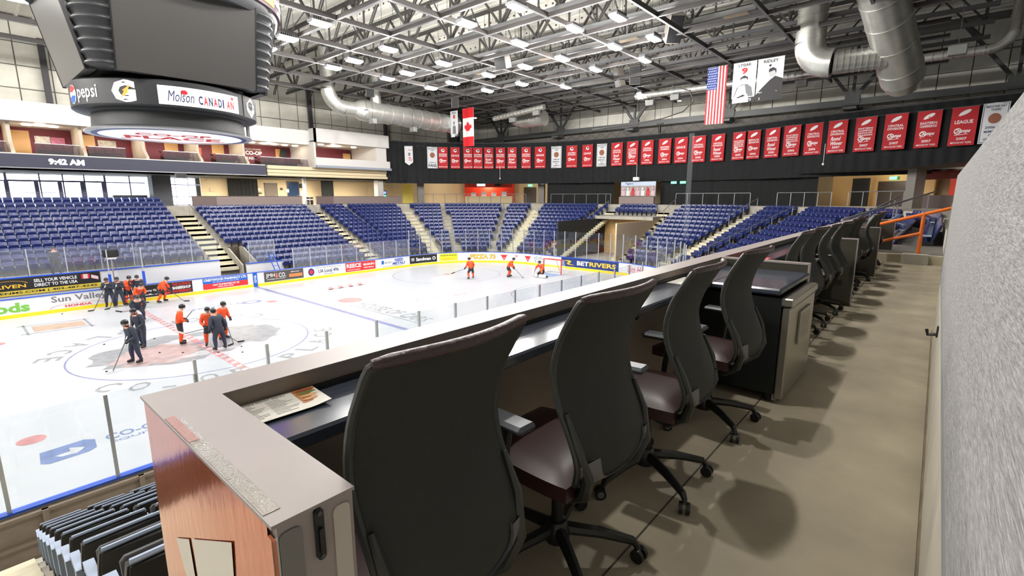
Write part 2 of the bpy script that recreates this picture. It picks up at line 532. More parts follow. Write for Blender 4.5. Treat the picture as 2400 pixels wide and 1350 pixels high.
def ad(name, s0, s1, z0, z1, m, label=None, d=-0.004):
    q = MB(); ss = [s0 + (s1-s0)*i/8 for i in range(9)]
    f0, f1 = rink_fn(0, d), rink_fn(0, -0.0005)
    vs = []
    for s in ss:
        vs += [f0(s, z0), f0(s, z1), f1(s, z1), f1(s, z0)]
    fs = []
    for i in range(8):
        for k in range(4):
            fs.append((4*i+k, 4*i+4+k, 4*i+4+(k+1) % 4, 4*i+(k+1) % 4))
    q.add(vs, fs)
    o = q.build(name, m, BOARDS)
    if label: o['label'] = label
    return o
def ad_text(parent, items):
    """items: (string, s0, s1, z0, z1, material, bold, shear)"""
    by = {}
    for t in items:
        s, a, b, z0, z1, m = t[:6]
        by.setdefault(m.name, (m, MB()))[1]
        put_text(by[m.name][1], s, (0, z0, b-a, z1), rink_fn(a, -0.008), bold=t[6] if len(t) > 6 else .02, shear=t[7] if len(t) > 7 else 0)
    for m, q in by.values():
        q.build('lettering', m, parent)
A_w = mat('ad_white', rgb(214, 215, 217), .4)
A_black = mat('ad_black', rgb(32, 32, 34), .4)
A_grey = mat('ad_grey', rgb(78, 74, 72), .4)
A_red = mat('ad_red', rgb(205, 44, 48), .4)
A_blue = mat('ad_blue', rgb(30, 92, 184), .4)
A_navy = mat('ad_navy', rgb(28, 52, 112), .4)
A_yel = mat('ad_yellow', rgb(226, 212, 40), .4)
A_gold = mat('ad_gold', rgb(206, 184, 70), .4)
L_green = mat('green_lettering', rgb(112, 178, 72), .6)
L_grey = mat('grey_lettering', rgb(110, 110, 116), .6)
L_orange = mat('orange_lettering', rgb(232, 128, 72), .6)
a = ad('advert_panel', -8.2, -4.15, .22, 1.0, A_w, 'white advert reading foods in green')
ad_text(a, [('foods', -6.6, -4.4, .3, .85, L_green, .04)])
a = ad('advert_panel', -3.9, -.6, .22, 1.0, A_w, 'white advert with grey lettering over a red arc')
ad_text(a, [('Sun Valley', -3.5, -1.0, .5, .95, L_grey, .02), ('HONDA', -2.95, -1.75, .25, .4, M_letter_red, .03)])
q = MB(); put_ring(q, -2.35, .2, 1.25, 1.29, lambda u, v: rink_fn(0, -.008)(u, v), n=24, a0=rad(12), a1=rad(168), sv=.22); q.build('arc', M_letter_red, a)
a = ad('advert_panel', .65, 3.55, .24, 1.0, A_black, 'black barbershop advert')
ad_text(a, [('Jimmy Guns', .75, 1.75, .55, .72, M_letter_white), ('barber co.', .85, 1.6, .35, .42, M_letter_white), ('THE ULTIMATE', 2.4, 3.45, .76, .94, M_letter_red, .03), ('BARBERSHOP', 2.4, 3.45, .53, .72, M_letter_white, .03), ('EXPERIENCE', 2.4, 3.45, .30, .49, M_letter_red, .03)])
q = MB()
for k in range(4):
    put_poly(q, ell(2.08, .36 + k*.16, .2, .065), rink_fn(0, -.008))
q.build('emblem', A_red, a)
a = ad('advert_panel', 4.18, 7.1, .24, .62, A_red, 'red lower half of the pharmacy advert')
ad_text(a, [('1667 DUNMORE RD SE', 4.8, 6.5, .45, .57, M_letter_white), ('(403) 527-4942', 5.1, 6.1, .29, .40, M_letter_white)])
a = ad('advert_panel', 4.18, 7.1, .62, 1.0, A_blue, 'blue upper half of the pharmacy advert')
ad_text(a, [('CRESTWOOD PHARMACY LTD', 4.25, 7.02, .79, .96, M_letter_white, .03), ('We take the time for your health!', 4.8, 6.5, .66, .75, M_letter_white, .0, .2)])
a = ad('line_marker', 7.47, 7.77, .0, 1.04, A_blue, 'blue line marker with white lettering', -.02)
q = MB(); put_text(q, 'CO-OP', (0, 0, .55, .16), lambda u, v: rink_fn(7.54, -.024)(v, .3 + u), bold=.03); q.build('lettering', M_letter_white, a)
a = ad('advert_panel', 8.26, 11.3, .24, 1.0, A_grey, 'dark grey advert with serif style lettering')
ad_text(a, [('JMH', 8.4, 9.05, .5, .85, M_letter_white, .01), ('&', 9.1, 9.3, .5, .85, L_orange, .01), ('CO.', 9.35, 9.9, .5, .85, M_letter_white, .01), ('CHARTERED ACCOUNTANTS', 8.45, 9.85, .38, .44, M_letter_white), ('jmhco.com', 10.3, 10.95, .76, .88, M_letter_white)])
q = MB(); put_poly(q, [(10.15, .42), (11.2, .42), (11.2, .66), (10.15, .66)], rink_fn(0, -.008)); q.build('bar', L_orange, a)
a = ad('advert_panel', 11.6, 14.75, .24, 1.0, A_w, 'white union local advert with round crest')
ad_text(a, [("Southern Alberta's Pipetrades Union", 12.3, 14.6, .83, .93, L_grey), ('UA Local 496', 12.55, 14.35, .45, .75, M_letter_navy, .02), ('www.local496.ca', 13.0, 13.95, .28, .37, L_grey)])
q = MB(); put_poly(q, ell(11.95, .6, .26, .3), rink_fn(0, -.008)); o = q.build('crest', A_navy, a)
q = MB(); put_poly(q, ell(11.95, .6, .16, .18), rink_fn(0, -.012)); q.build('crest_centre', A_red, o)
a = ad('advert_panel', 15.0, 17.95, .24, 1.0, A_red, 'red advert with white lettering')
ad_text(a, [('REECE', 15.1, 16.5, .55, .9, M_letter_white, .03), ('403.504.0911', 16.7, 17.85, .62, .82, M_letter_white, .03), ('mechanical insulation', 15.15, 16.4, .34, .42, M_letter_white), ('www.reece.ca', 16.75, 17.75, .4, .5, M_letter_white)])
a = ad('advert_panel', 18.5, 21.5, .24, 1.0, A_w, 'white metal supply advert with blue lettering')
ad_text(a, [('NEED', 20.05, 21.0, .66, .94, M_letter_blue, .04), ('METAL?', 19.8, 21.2, .36, .62, M_letter_blue, .04), ('METAL SUPPLY', 18.95, 19.7, .55, .72, L_grey), ('full line of steel and aluminium', 18.75, 20.9, .26, .32, L_grey)])
q = MB(); put_poly(q, [(18.6, .52), (18.85, .52), (18.85, .85), (18.6, .85)], rink_fn(0, -.008)); q.build('emblem', A_blue, a)
a = ad('advert_panel', 21.76, 24.8, .24, 1.0, A_black, 'black hotel advert with white lettering')
ad_text(a, [('Sandman', 22.5, 24.15, .45, .78, M_letter_white, .03)])
q = MB(); put_ring(q, 24.48, .62, .1, .17, rink_fn(0, -.008), n=16); put_poly(q, [(21.95, .5), (22.3, .5), (22.3, .56), (21.95, .56)], rink_fn(0, -.008)); put_poly(q, [(21.95, .64), (22.3, .64), (22.3, .74), (21.95, .74)], rink_fn(0, -.008)); q.build('emblem', M_letter_white, a)
a = ad('advert_panel', 25.05, 26.95, .26, .98, A_yel, 'yellow advert with green lettering')
ad_text(a, [('Burghardt Autobody', 25.2, 26.85, .68, .9, mat('dark_green_lettering', rgb(40, 110, 50), .6), .02), ('burghardtauto.com', 25.3, 26.6, .36, .5, L_orange)])
a = ad('advert_panel', 28.0, 31.0, .22, 1.02, A_w, 'white pizza advert with yellow lettering')
ad_text(a, [('PIZZA 73', 28.24, 30.82, .34, .84, M_letter_black, .06), ('PIZZA 73', 28.27, 30.79, .36, .82, M_letter_gold, .03)])
for o in a.children[:]:
    if o.data.materials[0] is M_letter_gold:
        for v in o.data.vertices:
            n_ = Vector((v.co.x-21.95, v.co.y-4.42, 0)).normalized(); v.co -= n_*.006
for (c, sc) in ((31.72, 1.0), (33.05, .45), (34.35, 1.0)):
    q = MB(); put_poly(q, [(c-.38*sc, .82), (c, .82-.58*sc), (c+.38*sc, .82)], rink_fn(0, -.008)); o = q.build('triangle_emblem', A_red, BOARDS)
    q = MB(); put_text(q, 'CANADIAN TIRE', (c-.28*sc, .82-.16*sc, c+.28*sc, .82-.08*sc), rink_fn(0, -.012)); put_poly(q, ell(c, .82-.3*sc, .08*sc, .06*sc), rink_fn(0, -.012)); q.build('lettering', M_letter_white, o)
a = ad('advert_panel', 34.95, 36.9, .22, 1.0, A_w, 'white furniture advert')
ad_text(a, [('eSofas', 35.1, 36.3, .58, .9, L_grey, .0), ('& more', 35.2, 36.3, .28, .55, L_grey, .0)])
a = ad('advert_panel', 38.35, 44.35, .22, 1.03, A_navy, 'navy betting advert with white and gold lettering')
ad_text(a, [('BET', 40.1, 41.35, .42, .82, M_letter_white, .03), ('RIVERS', 41.42, 44.1, .42, .82, M_letter_gold, .03)])
q = MB(); put_poly(q, [(38.6, .75), (39.3, .8), (39.5, .7), (39.2, .5), (39.9, .38), (39.1, .4), (38.95, .5), (39.2, .68)], rink_fn(0, -.008)); q.build('emblem', M_letter_gold, a)
a = ad('advert_panel', 44.7, 48.5, .22, 1.02, A_w, 'white coffee shop advert with red script')
ad_text(a, [('Tim Hortons', 45.2, 48.1, .3, .88, M_letter_red, .0, .25)])

# ---- glass along the boards
GLASS = sroot('wall_glass', 'clear safety glass panes on the boards')
def glass_run(a, b, z1, step, m=M_glass, z0=1.08, posts=True, d=.05):
    n = max(1, round((b-a)/step))
    for i in range(n):
        s0, s1 = a + (b-a)*i/n, a + (b-a)*(i+1)/n
        k = 2 if (s0 < S1 or s1 > S4 or S2 <= s0 and s1 <= S3) else 3
        q = MB(); vs = []; fs = []
        for j in range(k):
            s = s0 + .03 + (s1-s0-.06)*j/(k-1)
            for dd, z in ((d-.006, z0), (d+.006, z0), (d+.006, z1), (d-.006, z1)):
                x, y, *_ = rp(s, dd); vs.append((x, y, z))
        for j in range(k-1):
            for t in range(4):
                fs.append((4*j+t, 4*j+4+t, 4*j+4+(t+1) % 4, 4*j+(t+1) % 4))
        fs += [(0, 1, 2, 3), (4*k-1, 4*k-2, 4*k-3, 4*k-4)]
        q.add(vs, fs); q.build('pane', m, GLASS)
    if posts:
        for i in range(n+1):
            x, y, *_ = rp(a + (b-a)*i/n, d+.02); beam('glass_post', (x, y, z0), (x, y, z1 + (.03 if z1 > 3 else -.02)), .06, .06, M_post, GLASS)
glass_run(10.6, 21.7, 2.62, 1.38, M_glass_far)
glass_run(21.8, 54.3, 3.42, 1.22)
glass_run(54.6, 60.0, 2.9, 1.35)
glass_run(S4 + 21.95 - 17.54, S4 + 21.95 + 3.72, 3.08, 1.52)
glass_run(S4 + 21.95 + 3.74, S4 + 21.95 + 8.3, 2.82, 1.52)
# ================================================================ seating bowl
ROWS = 13
RD, RZ = 0.85, 0.3485
def row_d(i): return 0.95 + RD*i
def row_z(i): return 0.80 + RZ*i
ZC = 5.75                                   # concourse level
# full aisles: (s, half width in metres); narrow gaps
AISLES = [(6.7, .7), (18.65, .6), (25.08, .6), (31.95, .6), (37.1, .6), (43.2, .6), (47.75, .6), (54.45, .6), (S4 + 4.0, .6)]
GAPS = [(27.0, .2), (30.25, .25), (35.35, .18), (49.6, .25), (52.4, .2)]
def slen(s, d):
    return (8.53 + d)/8.53 if (S1 < s < S2 or S3 < s < S4) else 1.0
def blocked(s, d, i):
    k = slen(s, d)
    for c, h in AISLES:
        if abs(s - c)*k < h + .24: return True
    for c, h in GAPS:
        if abs(s - c)*k < h + .22: return True
    if 37.0 < s < 43.3 and i < 11: return True           # tunnel under the end stand
    if 7.0 < s < 8.9 and i < 5: return True              # tunnel by the bench
    if s < 6.3 and d < 3.2: return True                   # bench area
    if s < 10.4 and d < 1.9: return True
    return False
STAND = sroot('floor_stand', 'stepped concrete terraces of the seating bowl')
def terrace(a, b, i0, i1):
    q = MB()
    for i in range(i0, i1):
        z = row_z(i)
        z0 = 0.0 if i == i0 else row_z(i-1)
        strip(q, a, b, row_d(i), z0, row_d(i), z); strip(q, a, b, row_d(i), z, row_d(i)+RD, z)
    return q.build('terrace', M_concrete, STAND)
terrace(-14, 5.7, 3, 15)
terrace(5.7, 7.5, 2, ROWS)
terrace(7.5, 8.6, 5, ROWS)
terrace(8.6, 10.6, 1, ROWS)
terrace(10.6, 37.1, 0, ROWS)
terrace(37.1, 43.2, 11, ROWS)
terrace(43.2, S4 + 12.5, 0, ROWS)
# near stand below the counter: slightly steeper rows
NZ = lambda i: .99 + .365*i
NY = lambda i: -14.75 - .79*i
q = MB()
for i in range(10):
    z0 = 0 if i == 0 else NZ(i-1)
    q.add([(-14, NY(i), z0), (12, NY(i), z0), (12, NY(i), NZ(i)), (-14, NY(i), NZ(i)), (12, NY(i)-.79, NZ(i)), (-14, NY(i)-.79, NZ(i))], [(0, 1, 2, 3), (3, 2, 4, 5)])
q.build('terrace', M_concrete, STAND)
q = MB()
for i in range(10):
    q.box((-8.3, NY(i)-.79, NZ(i)-.3), (-6.62, NY(i), NZ(i)+.01)); q.box((-8.3, NY(i), NZ(i)-.4), (-6.62, NY(i)+.38, NZ(i)-.18))
struct(q.build('stairway', M_cream), 'cream concrete steps beside the dark seats below the counter')
# tunnel under the end stand
T = sroot('wall_tunnel', 'beige tunnel opening under the end stand')
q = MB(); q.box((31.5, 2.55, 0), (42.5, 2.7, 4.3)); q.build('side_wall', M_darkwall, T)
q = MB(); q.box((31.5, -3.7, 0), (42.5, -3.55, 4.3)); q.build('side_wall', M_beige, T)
q = MB(); q.box((40.2, -3.6, 0), (40.4, 2.6, 4.55)); q.build('back_wall', mat('ply_door', rgb(206, 168, 110), .6), T)
q = MB(); q.box((39.5, -1.4, .9), (40.1, -.2, 2.6)); q.box((39.6, -2.6, .9), (40.1, -1.6, 2.2)); q.build('crate', mat('brown_crate', rgb(120, 96, 70), .7), T)
q = MB(); q.box((38.6, -3.7, 4.3), (42.6, 2.7, 4.62)); q.build('lintel', M_concrete, T)
q = MB(); q.box((30.9, -3.6, .5), (40.2, 2.6, .6)); q.build('tunnel_floor', M_concrete, T)
for k, (y0, y1) in enumerate(((-3.4, -.6), (-.4, 2.5))):
    q = MB(); q.box((39.0, y0, 4.62), (39.03, y1, 5.5)); q.build('barrier_pane', M_glass, T)
# bench area on the far side
BEN = sroot('wall_bench', 'bench enclosure wall with banner and glass behind the far boards')
q = MB(); q.box((-14, 14.55, 0), (5.9, 14.7, 2.0)); q.build('rear_wall', M_board, BEN)
q = MB(); q.box((-14, 14.5, 2.0), (5.9, 14.75, 2.05)); q.build('ledge', M_ledge, BEN)
q = MB(); q.box((7.7, 14.55, 0), (10.5, 14.7, 1.55)); q.build('side_wall', M_board, BEN)
q = MB(); q.box((7.7, 14.5, 1.55), (10.5, 14.75, 1.6)); q.build('ledge', M_ledge, BEN)
q = MB(); q.box((-14, 13.05, .0), (10.6, 14.6, .35)); q.build('bench_floor', mat('rubber_floor', rgb(60, 62, 66), .8), BEN)
q = MB(); q.box((-14, 14.05, .75), (5.6, 14.4, .82)); q.build('bench_seat', mat('bench_blue', rgb(60, 80, 130), .5), BEN)
for i in range(9):
    q = MB(); q.box((-9 + i*1.65, 14.6, 2.05), (-7.38 + i*1.65, 14.612, 3.62)); q.build('pane', M_glass_far, BEN)
    beam('glass_post', (-9 + i*1.65, 14.62, 2.05), (-9 + i*1.65, 14.62, 3.62), .05, .05, M_post, BEN)
for x in (8.0, 9.9):
    beam('glass_post', (x, 14.62, 1.6), (x, 14.62, 3.3), .05, .05, M_post, BEN)
q = MB(); q.box((8.03, 14.61, 1.6), (9.87, 14.622, 3.3)); q.build('pane', M_glass_far, BEN)
for x in (-.75, .95):
    q = MB(); q.box((x, 13.15, 1.08), (x+.12, 13.35, 1.9)); q.build('blue_pad', M_ledge, BEN)
    beam('glass_post', (x+.06, 13.25, 1.9), (x+.06, 13.25, 3.4), .06, .06, M_post, BEN)
q = MB(); q.box((.98, 13.25, 1.9), (1.0, 14.55, 3.4)); q.build('pane', M_glass_far, BEN)
q = MB(); q.box((-8.4, 14.5, 1.02), (-.95, 14.55, 1.99)); b = q.build('banner_panel', A_black, BEN)
b['label'] = 'black banner advertising vehicle sales with a gold strip'
q = MB(); q.box((-8.4, 14.49, 1.02), (-.95, 14.5, 1.3)); o = q.build('gold_strip', A_gold, b)
fn = plane_fn((0, 14.485, 0), (1, 0, 0), (0, 0, 1))
q = MB(); put_text(q, 'DRIVENMS.COM | 403-487-4242', (-6.2, 1.08, -1.15, 1.24), fn, bold=.02); q.build('lettering', M_letter_black, o)
q = MB(); put_text(q, 'SELL YOUR VEHICLE', (-3.95, 1.68, -2.05, 1.87), fn, bold=.02); put_text(q, 'DIRECT TO THE USA', (-3.95, 1.42, -2.05, 1.61), fn, bold=.02); q.build('lettering', M_letter_white, b)
q = MB(); put_text(q, 'DRIVEN', (-5.9, 1.45, -4.3, 1.65), fn, bold=.02); put_ring(q, -5.0, 1.62, .8, .84, fn, n=20, a0=.3, a1=2.6, sv=.3); q.build('gold_lettering', M_letter_gold, b)
q = MB(); put_poly(q, [(-1.85, 1.62), (-1.45, 1.62), (-1.45, 1.9), (-1.85, 1.9)], fn); q.build('flag_print', M_letter_red, b)
q = MB(); put_poly(q, [(-1.76, 1.62), (-1.54, 1.62), (-1.54, 1.9), (-1.76, 1.9)], plane_fn((0, 14.48, 0), (1, 0, 0), (0, 0, 1))); put_poly(q, [(-1.38, 1.62), (-1.05, 1.5), (-1.05, 1.7), (-1.38, 1.84)], fn); q.build('flag_print', mat('pale_pink', rgb(220, 190, 196), .6), b)
# tunnel by the bench
q = MB(); q.prism([(14.7, 0), (18.1, 0), (18.1, 2.6), (17.2, 2.6), (14.7, 1.5)], lambda u, v, t: (t, u, v), 7.45, 7.55); q.prism([(14.7, 0), (18.1, 0), (18.1, 2.6), (17.2, 2.6), (14.7, 1.5)], lambda u, v, t: (t, u, v), 8.55, 8.65); q.build('tunnel_wall', M_concrete, BEN)
q = MB(); q.box((7.5, 18.0, 0), (8.6, 18.1, 2.6)); q.build('tunnel_end', mat('tunnel_brown', rgb(70, 58, 48), .8), BEN)
# ---- stairways
STAIR = M_cream
RAILM = mat('rail_grey', rgb(150, 152, 154), .4, .6)
def place_word(s):
    if s < 10: return 'beside the bench tunnel'
    if s < 20: return 'on the far side left of the suites end'
    if s < 28: return 'in the far corner stand'
    if s < 34: return 'in the end corner under the red banners'
    if s < 40: return 'just left of the end tunnel'
    if s < 45: return 'just right of the end tunnel'
    if s < 50: return 'in the near corner stand'
    if s < 60: return 'in the near corner stand close to the counter'
    return 'near the orange railing'
for (c, h) in AISLES[:-1]:
    i0 = 2 if c < 10 else 0
    q = MB()
    for i in range(i0, ROWS):
        for k in range(2):
            d0 = row_d(i) + k*RD/2 - RD/2
            z1 = row_z(i) + (k-1)*RZ/2 + .012
            kk = slen(c, d0)
            w = h/kk
            band(q, c-w, c+w, d0, d0 + RD/2 + .02, z1 - .22, z1, step=.9)
    o = q.build('stairway', [STAIR], None); struct(o, 'cream concrete stairway ' + place_word(c))
def handrail(c, off, d0, d1, label, panes=False):
    def pt(d, z):
        x, y, *_ = rp(c + off/slen(c, d), d); return Vector((x, y, z))
    def zz(d): return .80 + RZ*(d - .95)/RD
    t = thing('handrail', label, 'handrail', (0, 0, 0))
    q = MB(); q.tube([pt(d0, zz(d0)+.9), pt(d1, zz(d1)+.9)], .03, 6); q.build('rail', RAILM, t)
    n = max(2, int((d1-d0)/1.7)+1)
    for k in range(n):
        d = d0 + .1 + (d1-d0-.2)*k/(n-1)
        beam('post', pt(d, zz(d)-.2), pt(d, zz(d)+.9), .04, .04, RAILM, t)
    if panes:
        for k in range(n-1):
            a, b = d0+.1+(d1-d0-.2)*k/(n-1)+.04, d0+.1+(d1-d0-.2)*(k+1)/(n-1)-.04
            q = MB(); P = [pt(a, zz(a)+.05), pt(b, zz(b)+.05), pt(b, zz(b)+.8), pt(a, zz(a)+.8)]
            nn = (P[1]-P[0]).cross(P[3]-P[0]).normalized()*.005
            q.add([p+nn for p in P]+[p-nn for p in P], [(0,1,2,3),(7,6,5,4),(0,4,5,1),(1,5,6,2),(2,6,7,3),(3,7,4,0)]); q.build('pane', M_glass, t)
handrail(6.95, .2, 5.5, 11.5, 'grey handrail on the stairway beside the bench tunnel')
handrail(18.65, -.75, 1.0, 6.0, 'grey handrail on the lower part of the far side stairway')
handrail(18.65, -.75, 6.6, 11.8, 'grey handrail on the upper part of the far side stairway')
handrail(25.08, .7, .9, 2.6, 'short grey handrail at the foot of the far corner stairway')
handrail(30.25, 0, 3.5, 11.0, 'grey glazed barrier between the end corner seat blocks', True)
handrail(49.6, 0, 3.5, 11.0, 'grey glazed barrier between the near corner seat blocks', True)
handrail(37.1, -.7, 8.5, 11.8, 'grey handrail on the stairs left of the end tunnel')
handrail(43.2, .7, 9.5, 12.4, 'grey handrail at the top of the stairs right of the end tunnel')
handrail(47.75, -.7, 9.0, 12.6, 'grey handrail at the top of the near corner stairway')

# ---- seats
M_seat = mat('seat_blue', rgb(32, 44, 98), .26, noise=.12, nscale=3, spec=.6)
M_seatback = mat('seat_shell_black', rgb(30, 30, 32), .5)
M_seatbox = mat('seat_arm_grey', rgb(150, 165, 190), .45)
def seat_mesh(detail):
    q = MB()
    nu, nv = (4, 4) if detail else (2, 3)
    def back(u, v):
        x = (u-.5)*.5
        z = .40 + v*.46
        y = -.10 - .13*v - .02*math.cos((u-.5)*pi)*1.0 - .03*v*v
        # front of seat is +y
        return (x*(1-.06*v**3), y, z), (0, 1, .25)
    q.shell(back, nu, nv, .03, 0)
    # black shell behind
    def backr(u, v):
        p, n = back(u, v); return (p[0]*.97, p[1]-.022, p[2]-.005), n
    q.shell(backr, 2, 2, .012, 1)
    # folded pan
    q.cbox((0, .03, .52), (.43, .07, .36), 0, Matrix.Rotation(rad(-14), 3, 'X'), bev=.02 if detail else 0)
    # standard and foot
    q.box((-.26, -.16, 0), (-.235, .14, .42), 1)
    q.cbox((-.2475, .02, .58), (.05, .24, .05), 2)
    return q
SEAT_N = seat_mesh(True).mesh('stadium_chair', [M_seat, M_seatback, M_seatbox], True)
nb = seat_mesh(True); nb.tube([(-.225, -.275, .872), (.225, -.275, .872)], .013, 6, 2); nb.cbox((-.2475, -.14, .5), (.06, .1, .3), 2)  # pale tube paints the light caught along the top edge
SEAT_SHADED = nb.mesh('stadium_chair', [M_seatback, M_seatback, M_seatbox], True)  # blue shell turned black to paint in the shade on these seats
sq = seat_mesh(False)
FWD = Vector((math.cos(YAW)*math.cos(PITCH), math.sin(YAW)*math.cos(PITCH), -math.sin(PITCH)))
RGT = Vector((math.sin(YAW), -math.cos(YAW), 0)); UPV = RGT.cross(FWD)
def project(p):
    d = Vector(p) - CAM; z = d.dot(FWD)
    if z < .1: return None
    return 1200 + 1139.5*d.dot(RGT)/z, 675 - 1139.5*d.dot(UPV)/z, z
def section(s):
    for (a, b, w) in ((-20, 6.95, 'block behind the bench'), (6.95, 18.65, 'block right of bench tunnel'), (18.65, 25.08, 'block under press box'),
                      (25.08, 31.95, 'far corner block'), (31.95, 37.1, 'block left of end tunnel'), (37.1, 43.2, 'short rows above the end tunnel'),
                      (43.2, 47.75, 'block right of end tunnel'), (47.75, 54.45, 'near corner block'), (54.45, 90, 'block by orange railing')):
        if a <= s < b: return w
SEATS = []
for i in range(15):
    dmid = row_d(i) + .5
    s = -7.9
    while s < S4 + 13:
        k = slen(s, dmid)
        step = .53/k
        lim = 15 if s < 5.7 else ROWS
        if i < lim and not blocked(s, dmid, i) and not (s > S4 + 12 and i > 9):
            x, y, nx, ny = rp(s, dmid)
            SEATS.append((x, y, row_z(i), math.atan2(nx, -ny), s, False))
        s += step
# near stand in front of the counter: only what shows past the counter's end
NX = [-6.29 + .53*k for k in range(4)]
for i in range(0, 10):
    for x in NX:
        SEATS.append((x, -15.14 - .79*i, NZ(i), 0.0, 200 + i, True))
cand = []
for n, (x, y, z, a, s, near) in enumerate(SEATS):
    pr = project((x, y, z + .6))
    vis = pr and -20 < pr[0] < 2420 and -20 < pr[1] < 1380
    if vis and not near and pr[0] > 300 and pr[1] > 921 - .243*(pr[0]-320): vis = False
    if vis and pr[0] > 2215: vis = False
    if vis: cand.append((0 if near else 1, pr[2], n))
cand.sort()
single = {n for _, _, n in cand[:300]}
rank = {}
for n in range(len(SEATS)):
    x, y, z, a, s, near = SEATS[n]
    rank.setdefault((round(z, 3), near, section(s) if not near else ''), []).append(n)
def nth(k):
    return '%d%s' % (k, 'th' if 10 <= k % 100 <= 20 else {1: 'st', 2: 'nd', 3: 'rd'}.get(k % 10, 'th'))
for n in sorted(single):
    x, y, z, a, s, near = SEATS[n]
    o = obj('stadium_chair', SEAT_SHADED if near else SEAT_N); o.location = (x, y, z); o.rotation_euler = (0, 0, a)
    row = rank[(round(z, 3), near, section(s) if not near else '')]
    if near:
        tag(o, 'dark folded seat from behind, %s from the cream steps, %s row up from the boards' % (nth(row.index(n)+1), nth(s-199)), 'seat', 'dark backed seats below the counter end')
    else:
        top = (15 if s < 5.7 else ROWS) - int(round((z-.8)/RZ))
        k = len(row) - row.index(n)
        tag(o, 'blue seat, %s from the right, %s row from the top, %s' % (nth(k), nth(top), section(s)), 'seat', 'blue seats, ' + section(s))
rest = MB()
base_v, base_f, base_m = sq.v, sq.f, sq.m
for n, (x, y, z, a, s, near) in enumerate(SEATS):
    if n in single: continue
    ca, sa = math.cos(a), math.sin(a)
    off = len(rest.v)
    rest.v += [(x + ca*p[0] - sa*p[1], y + sa*p[0] + ca*p[1], z + p[2]) for p in base_v]
    rest.f += [tuple(j + off for j in f) for f in base_f]
    rest.m += base_m
o = rest.build('arena_seating', [M_seat, M_seatback, M_seatbox], None, True)
o['kind'] = 'stuff'; o['label'] = 'rows of folded blue arena seats filling the distant stands'; o['category'] = 'seating'
# ================================================================ concourse, suites, curtain
CONC = sroot('floor_concourse', 'concourse floor behind the top seat rows')
q = MB(); strip(q, -14, SE, row_d(ROWS), row_z(ROWS-1), row_d(ROWS), ZC); strip(q, -14, SE, row_d(ROWS), ZC, 23, ZC)
q.build('slab', M_concrete, CONC)
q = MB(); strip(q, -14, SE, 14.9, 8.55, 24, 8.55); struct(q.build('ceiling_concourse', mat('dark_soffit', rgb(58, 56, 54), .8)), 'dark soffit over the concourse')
WALLS = sroot('wall_far', 'beige concourse wall with doors under the suites')
q = MB(); q.box((11.2, 34, ZC), (37, 34.2, 8.8)); q.build('wall', M_beige, WALLS)
q = MB(); strip(q, 23.4, S4+8, 22.5, ZC, 22.5, 8.6); q.build('end_wall', M_beige, WALLS)
M_door = mat('door_brown', rgb(104, 92, 82), .5)
M_drape = mat('black_drape', rgb(14, 17, 18), .85, noise=.2, nscale=4)
def door(x0, x1, z1, m, label, frame=True):
    q = MB(); q.box((x0, 33.93, ZC), (x1, 34.0, z1)); o = q.build('door', m, WALLS); o['label'] = label
    if frame:
        q = MB(); q.box((x0-.1, 33.95, ZC), (x0, 34.0, z1+.1)); q.box((x1, 33.95, ZC), (x1+.1, 34, z1+.1)); q.box((x0-.1, 33.95, z1), (x1+.1, 34, z1+.1)); q.build('frame', M_steel, o)
        q = MB(); q.box((x1-.2, 33.88, ZC+1.0), (x1-.1, 33.93, ZC+1.06)); q.build('handle', M_alu, o)
door(17.7, 19.0, 8.05, M_door, 'brown door on the beige concourse wall')
door(20.3, 21.6, 8.3, mat('blue_glass_door', rgb(40, 60, 90), .2), 'dark blue glazed door on the beige concourse wall')
def drape(name, pts, z0, z1, label, amp=.12, wave=.6, m=M_drape, th=.02):
    # folds along a polyline
    P = [Vector((x, y, 0)) for x, y in pts]
    L = [0]
    for a, b in zip(P, P[1:]): L.append(L[-1] + (b-a).length)
    def at(t):
        t = min(max(t, 0), L[-1]-1e-6)
        for k in range(len(P)-1):
            if t <= L[k+1]:
                d = (P[k+1]-P[k]); return P[k] + d*((t-L[k])/d.length), d.normalized()
        return P[-1], (P[-1]-P[-2]).normalized()
    n = max(8, int(L[-1]/wave*5))
    def fn(u, v):
        p, d = at(u*L[-1]); nrm = Vector((-d.y, d.x, 0))
        a = amp*math.sin(u*L[-1]/wave*2*pi)*(1.0-.35*v) + amp*.4*math.sin(u*L[-1]/wave*2*pi*.37+1)
        q = p + nrm*a
        return (q.x, q.y, z0 + (z1-z0)*v), nrm
    q = MB(); q.shell(fn, n, 2, th)
    o = q.build(name, m, None, True)
    return tag(o, label, 'curtain'), at, L[-1]
drape('drape', [(13.6, 33.5), (16.7, 33.5)], ZC, 9.0, 'wide black drape hanging on the beige concourse wall', .06, .4)
drape('drape', [(23.9, 32.8), (25.5, 32.8)], ZC, 9.0, 'narrow black drape hanging beside the concourse column', .06, .4)
# wall notices
for (x, z, w, h, m) in ((16.95, 7.4, .45, .3, M_white), (16.95, 7.0, .6, .12, A_black), (19.55, 7.5, .25, .25, A_black), (22.0, 7.9, .6, .5, A_black), (22.0, 7.0, .35, .6, M_white), (12.3, 8.5, 1.1, .45, mat('vent_beige', rgb(190, 176, 148), .5)), (12.2, 7.3, .45, .35, mat('vent_beige', rgb(190, 176, 148), .5)), (20.2, 7.3, .4, .4, M_white)):
    q = MB(); q.box((x-w/2, 33.9, z-h/2), (x+w/2, 33.99, z+h/2)); q.build('wall_notice', m, WALLS)
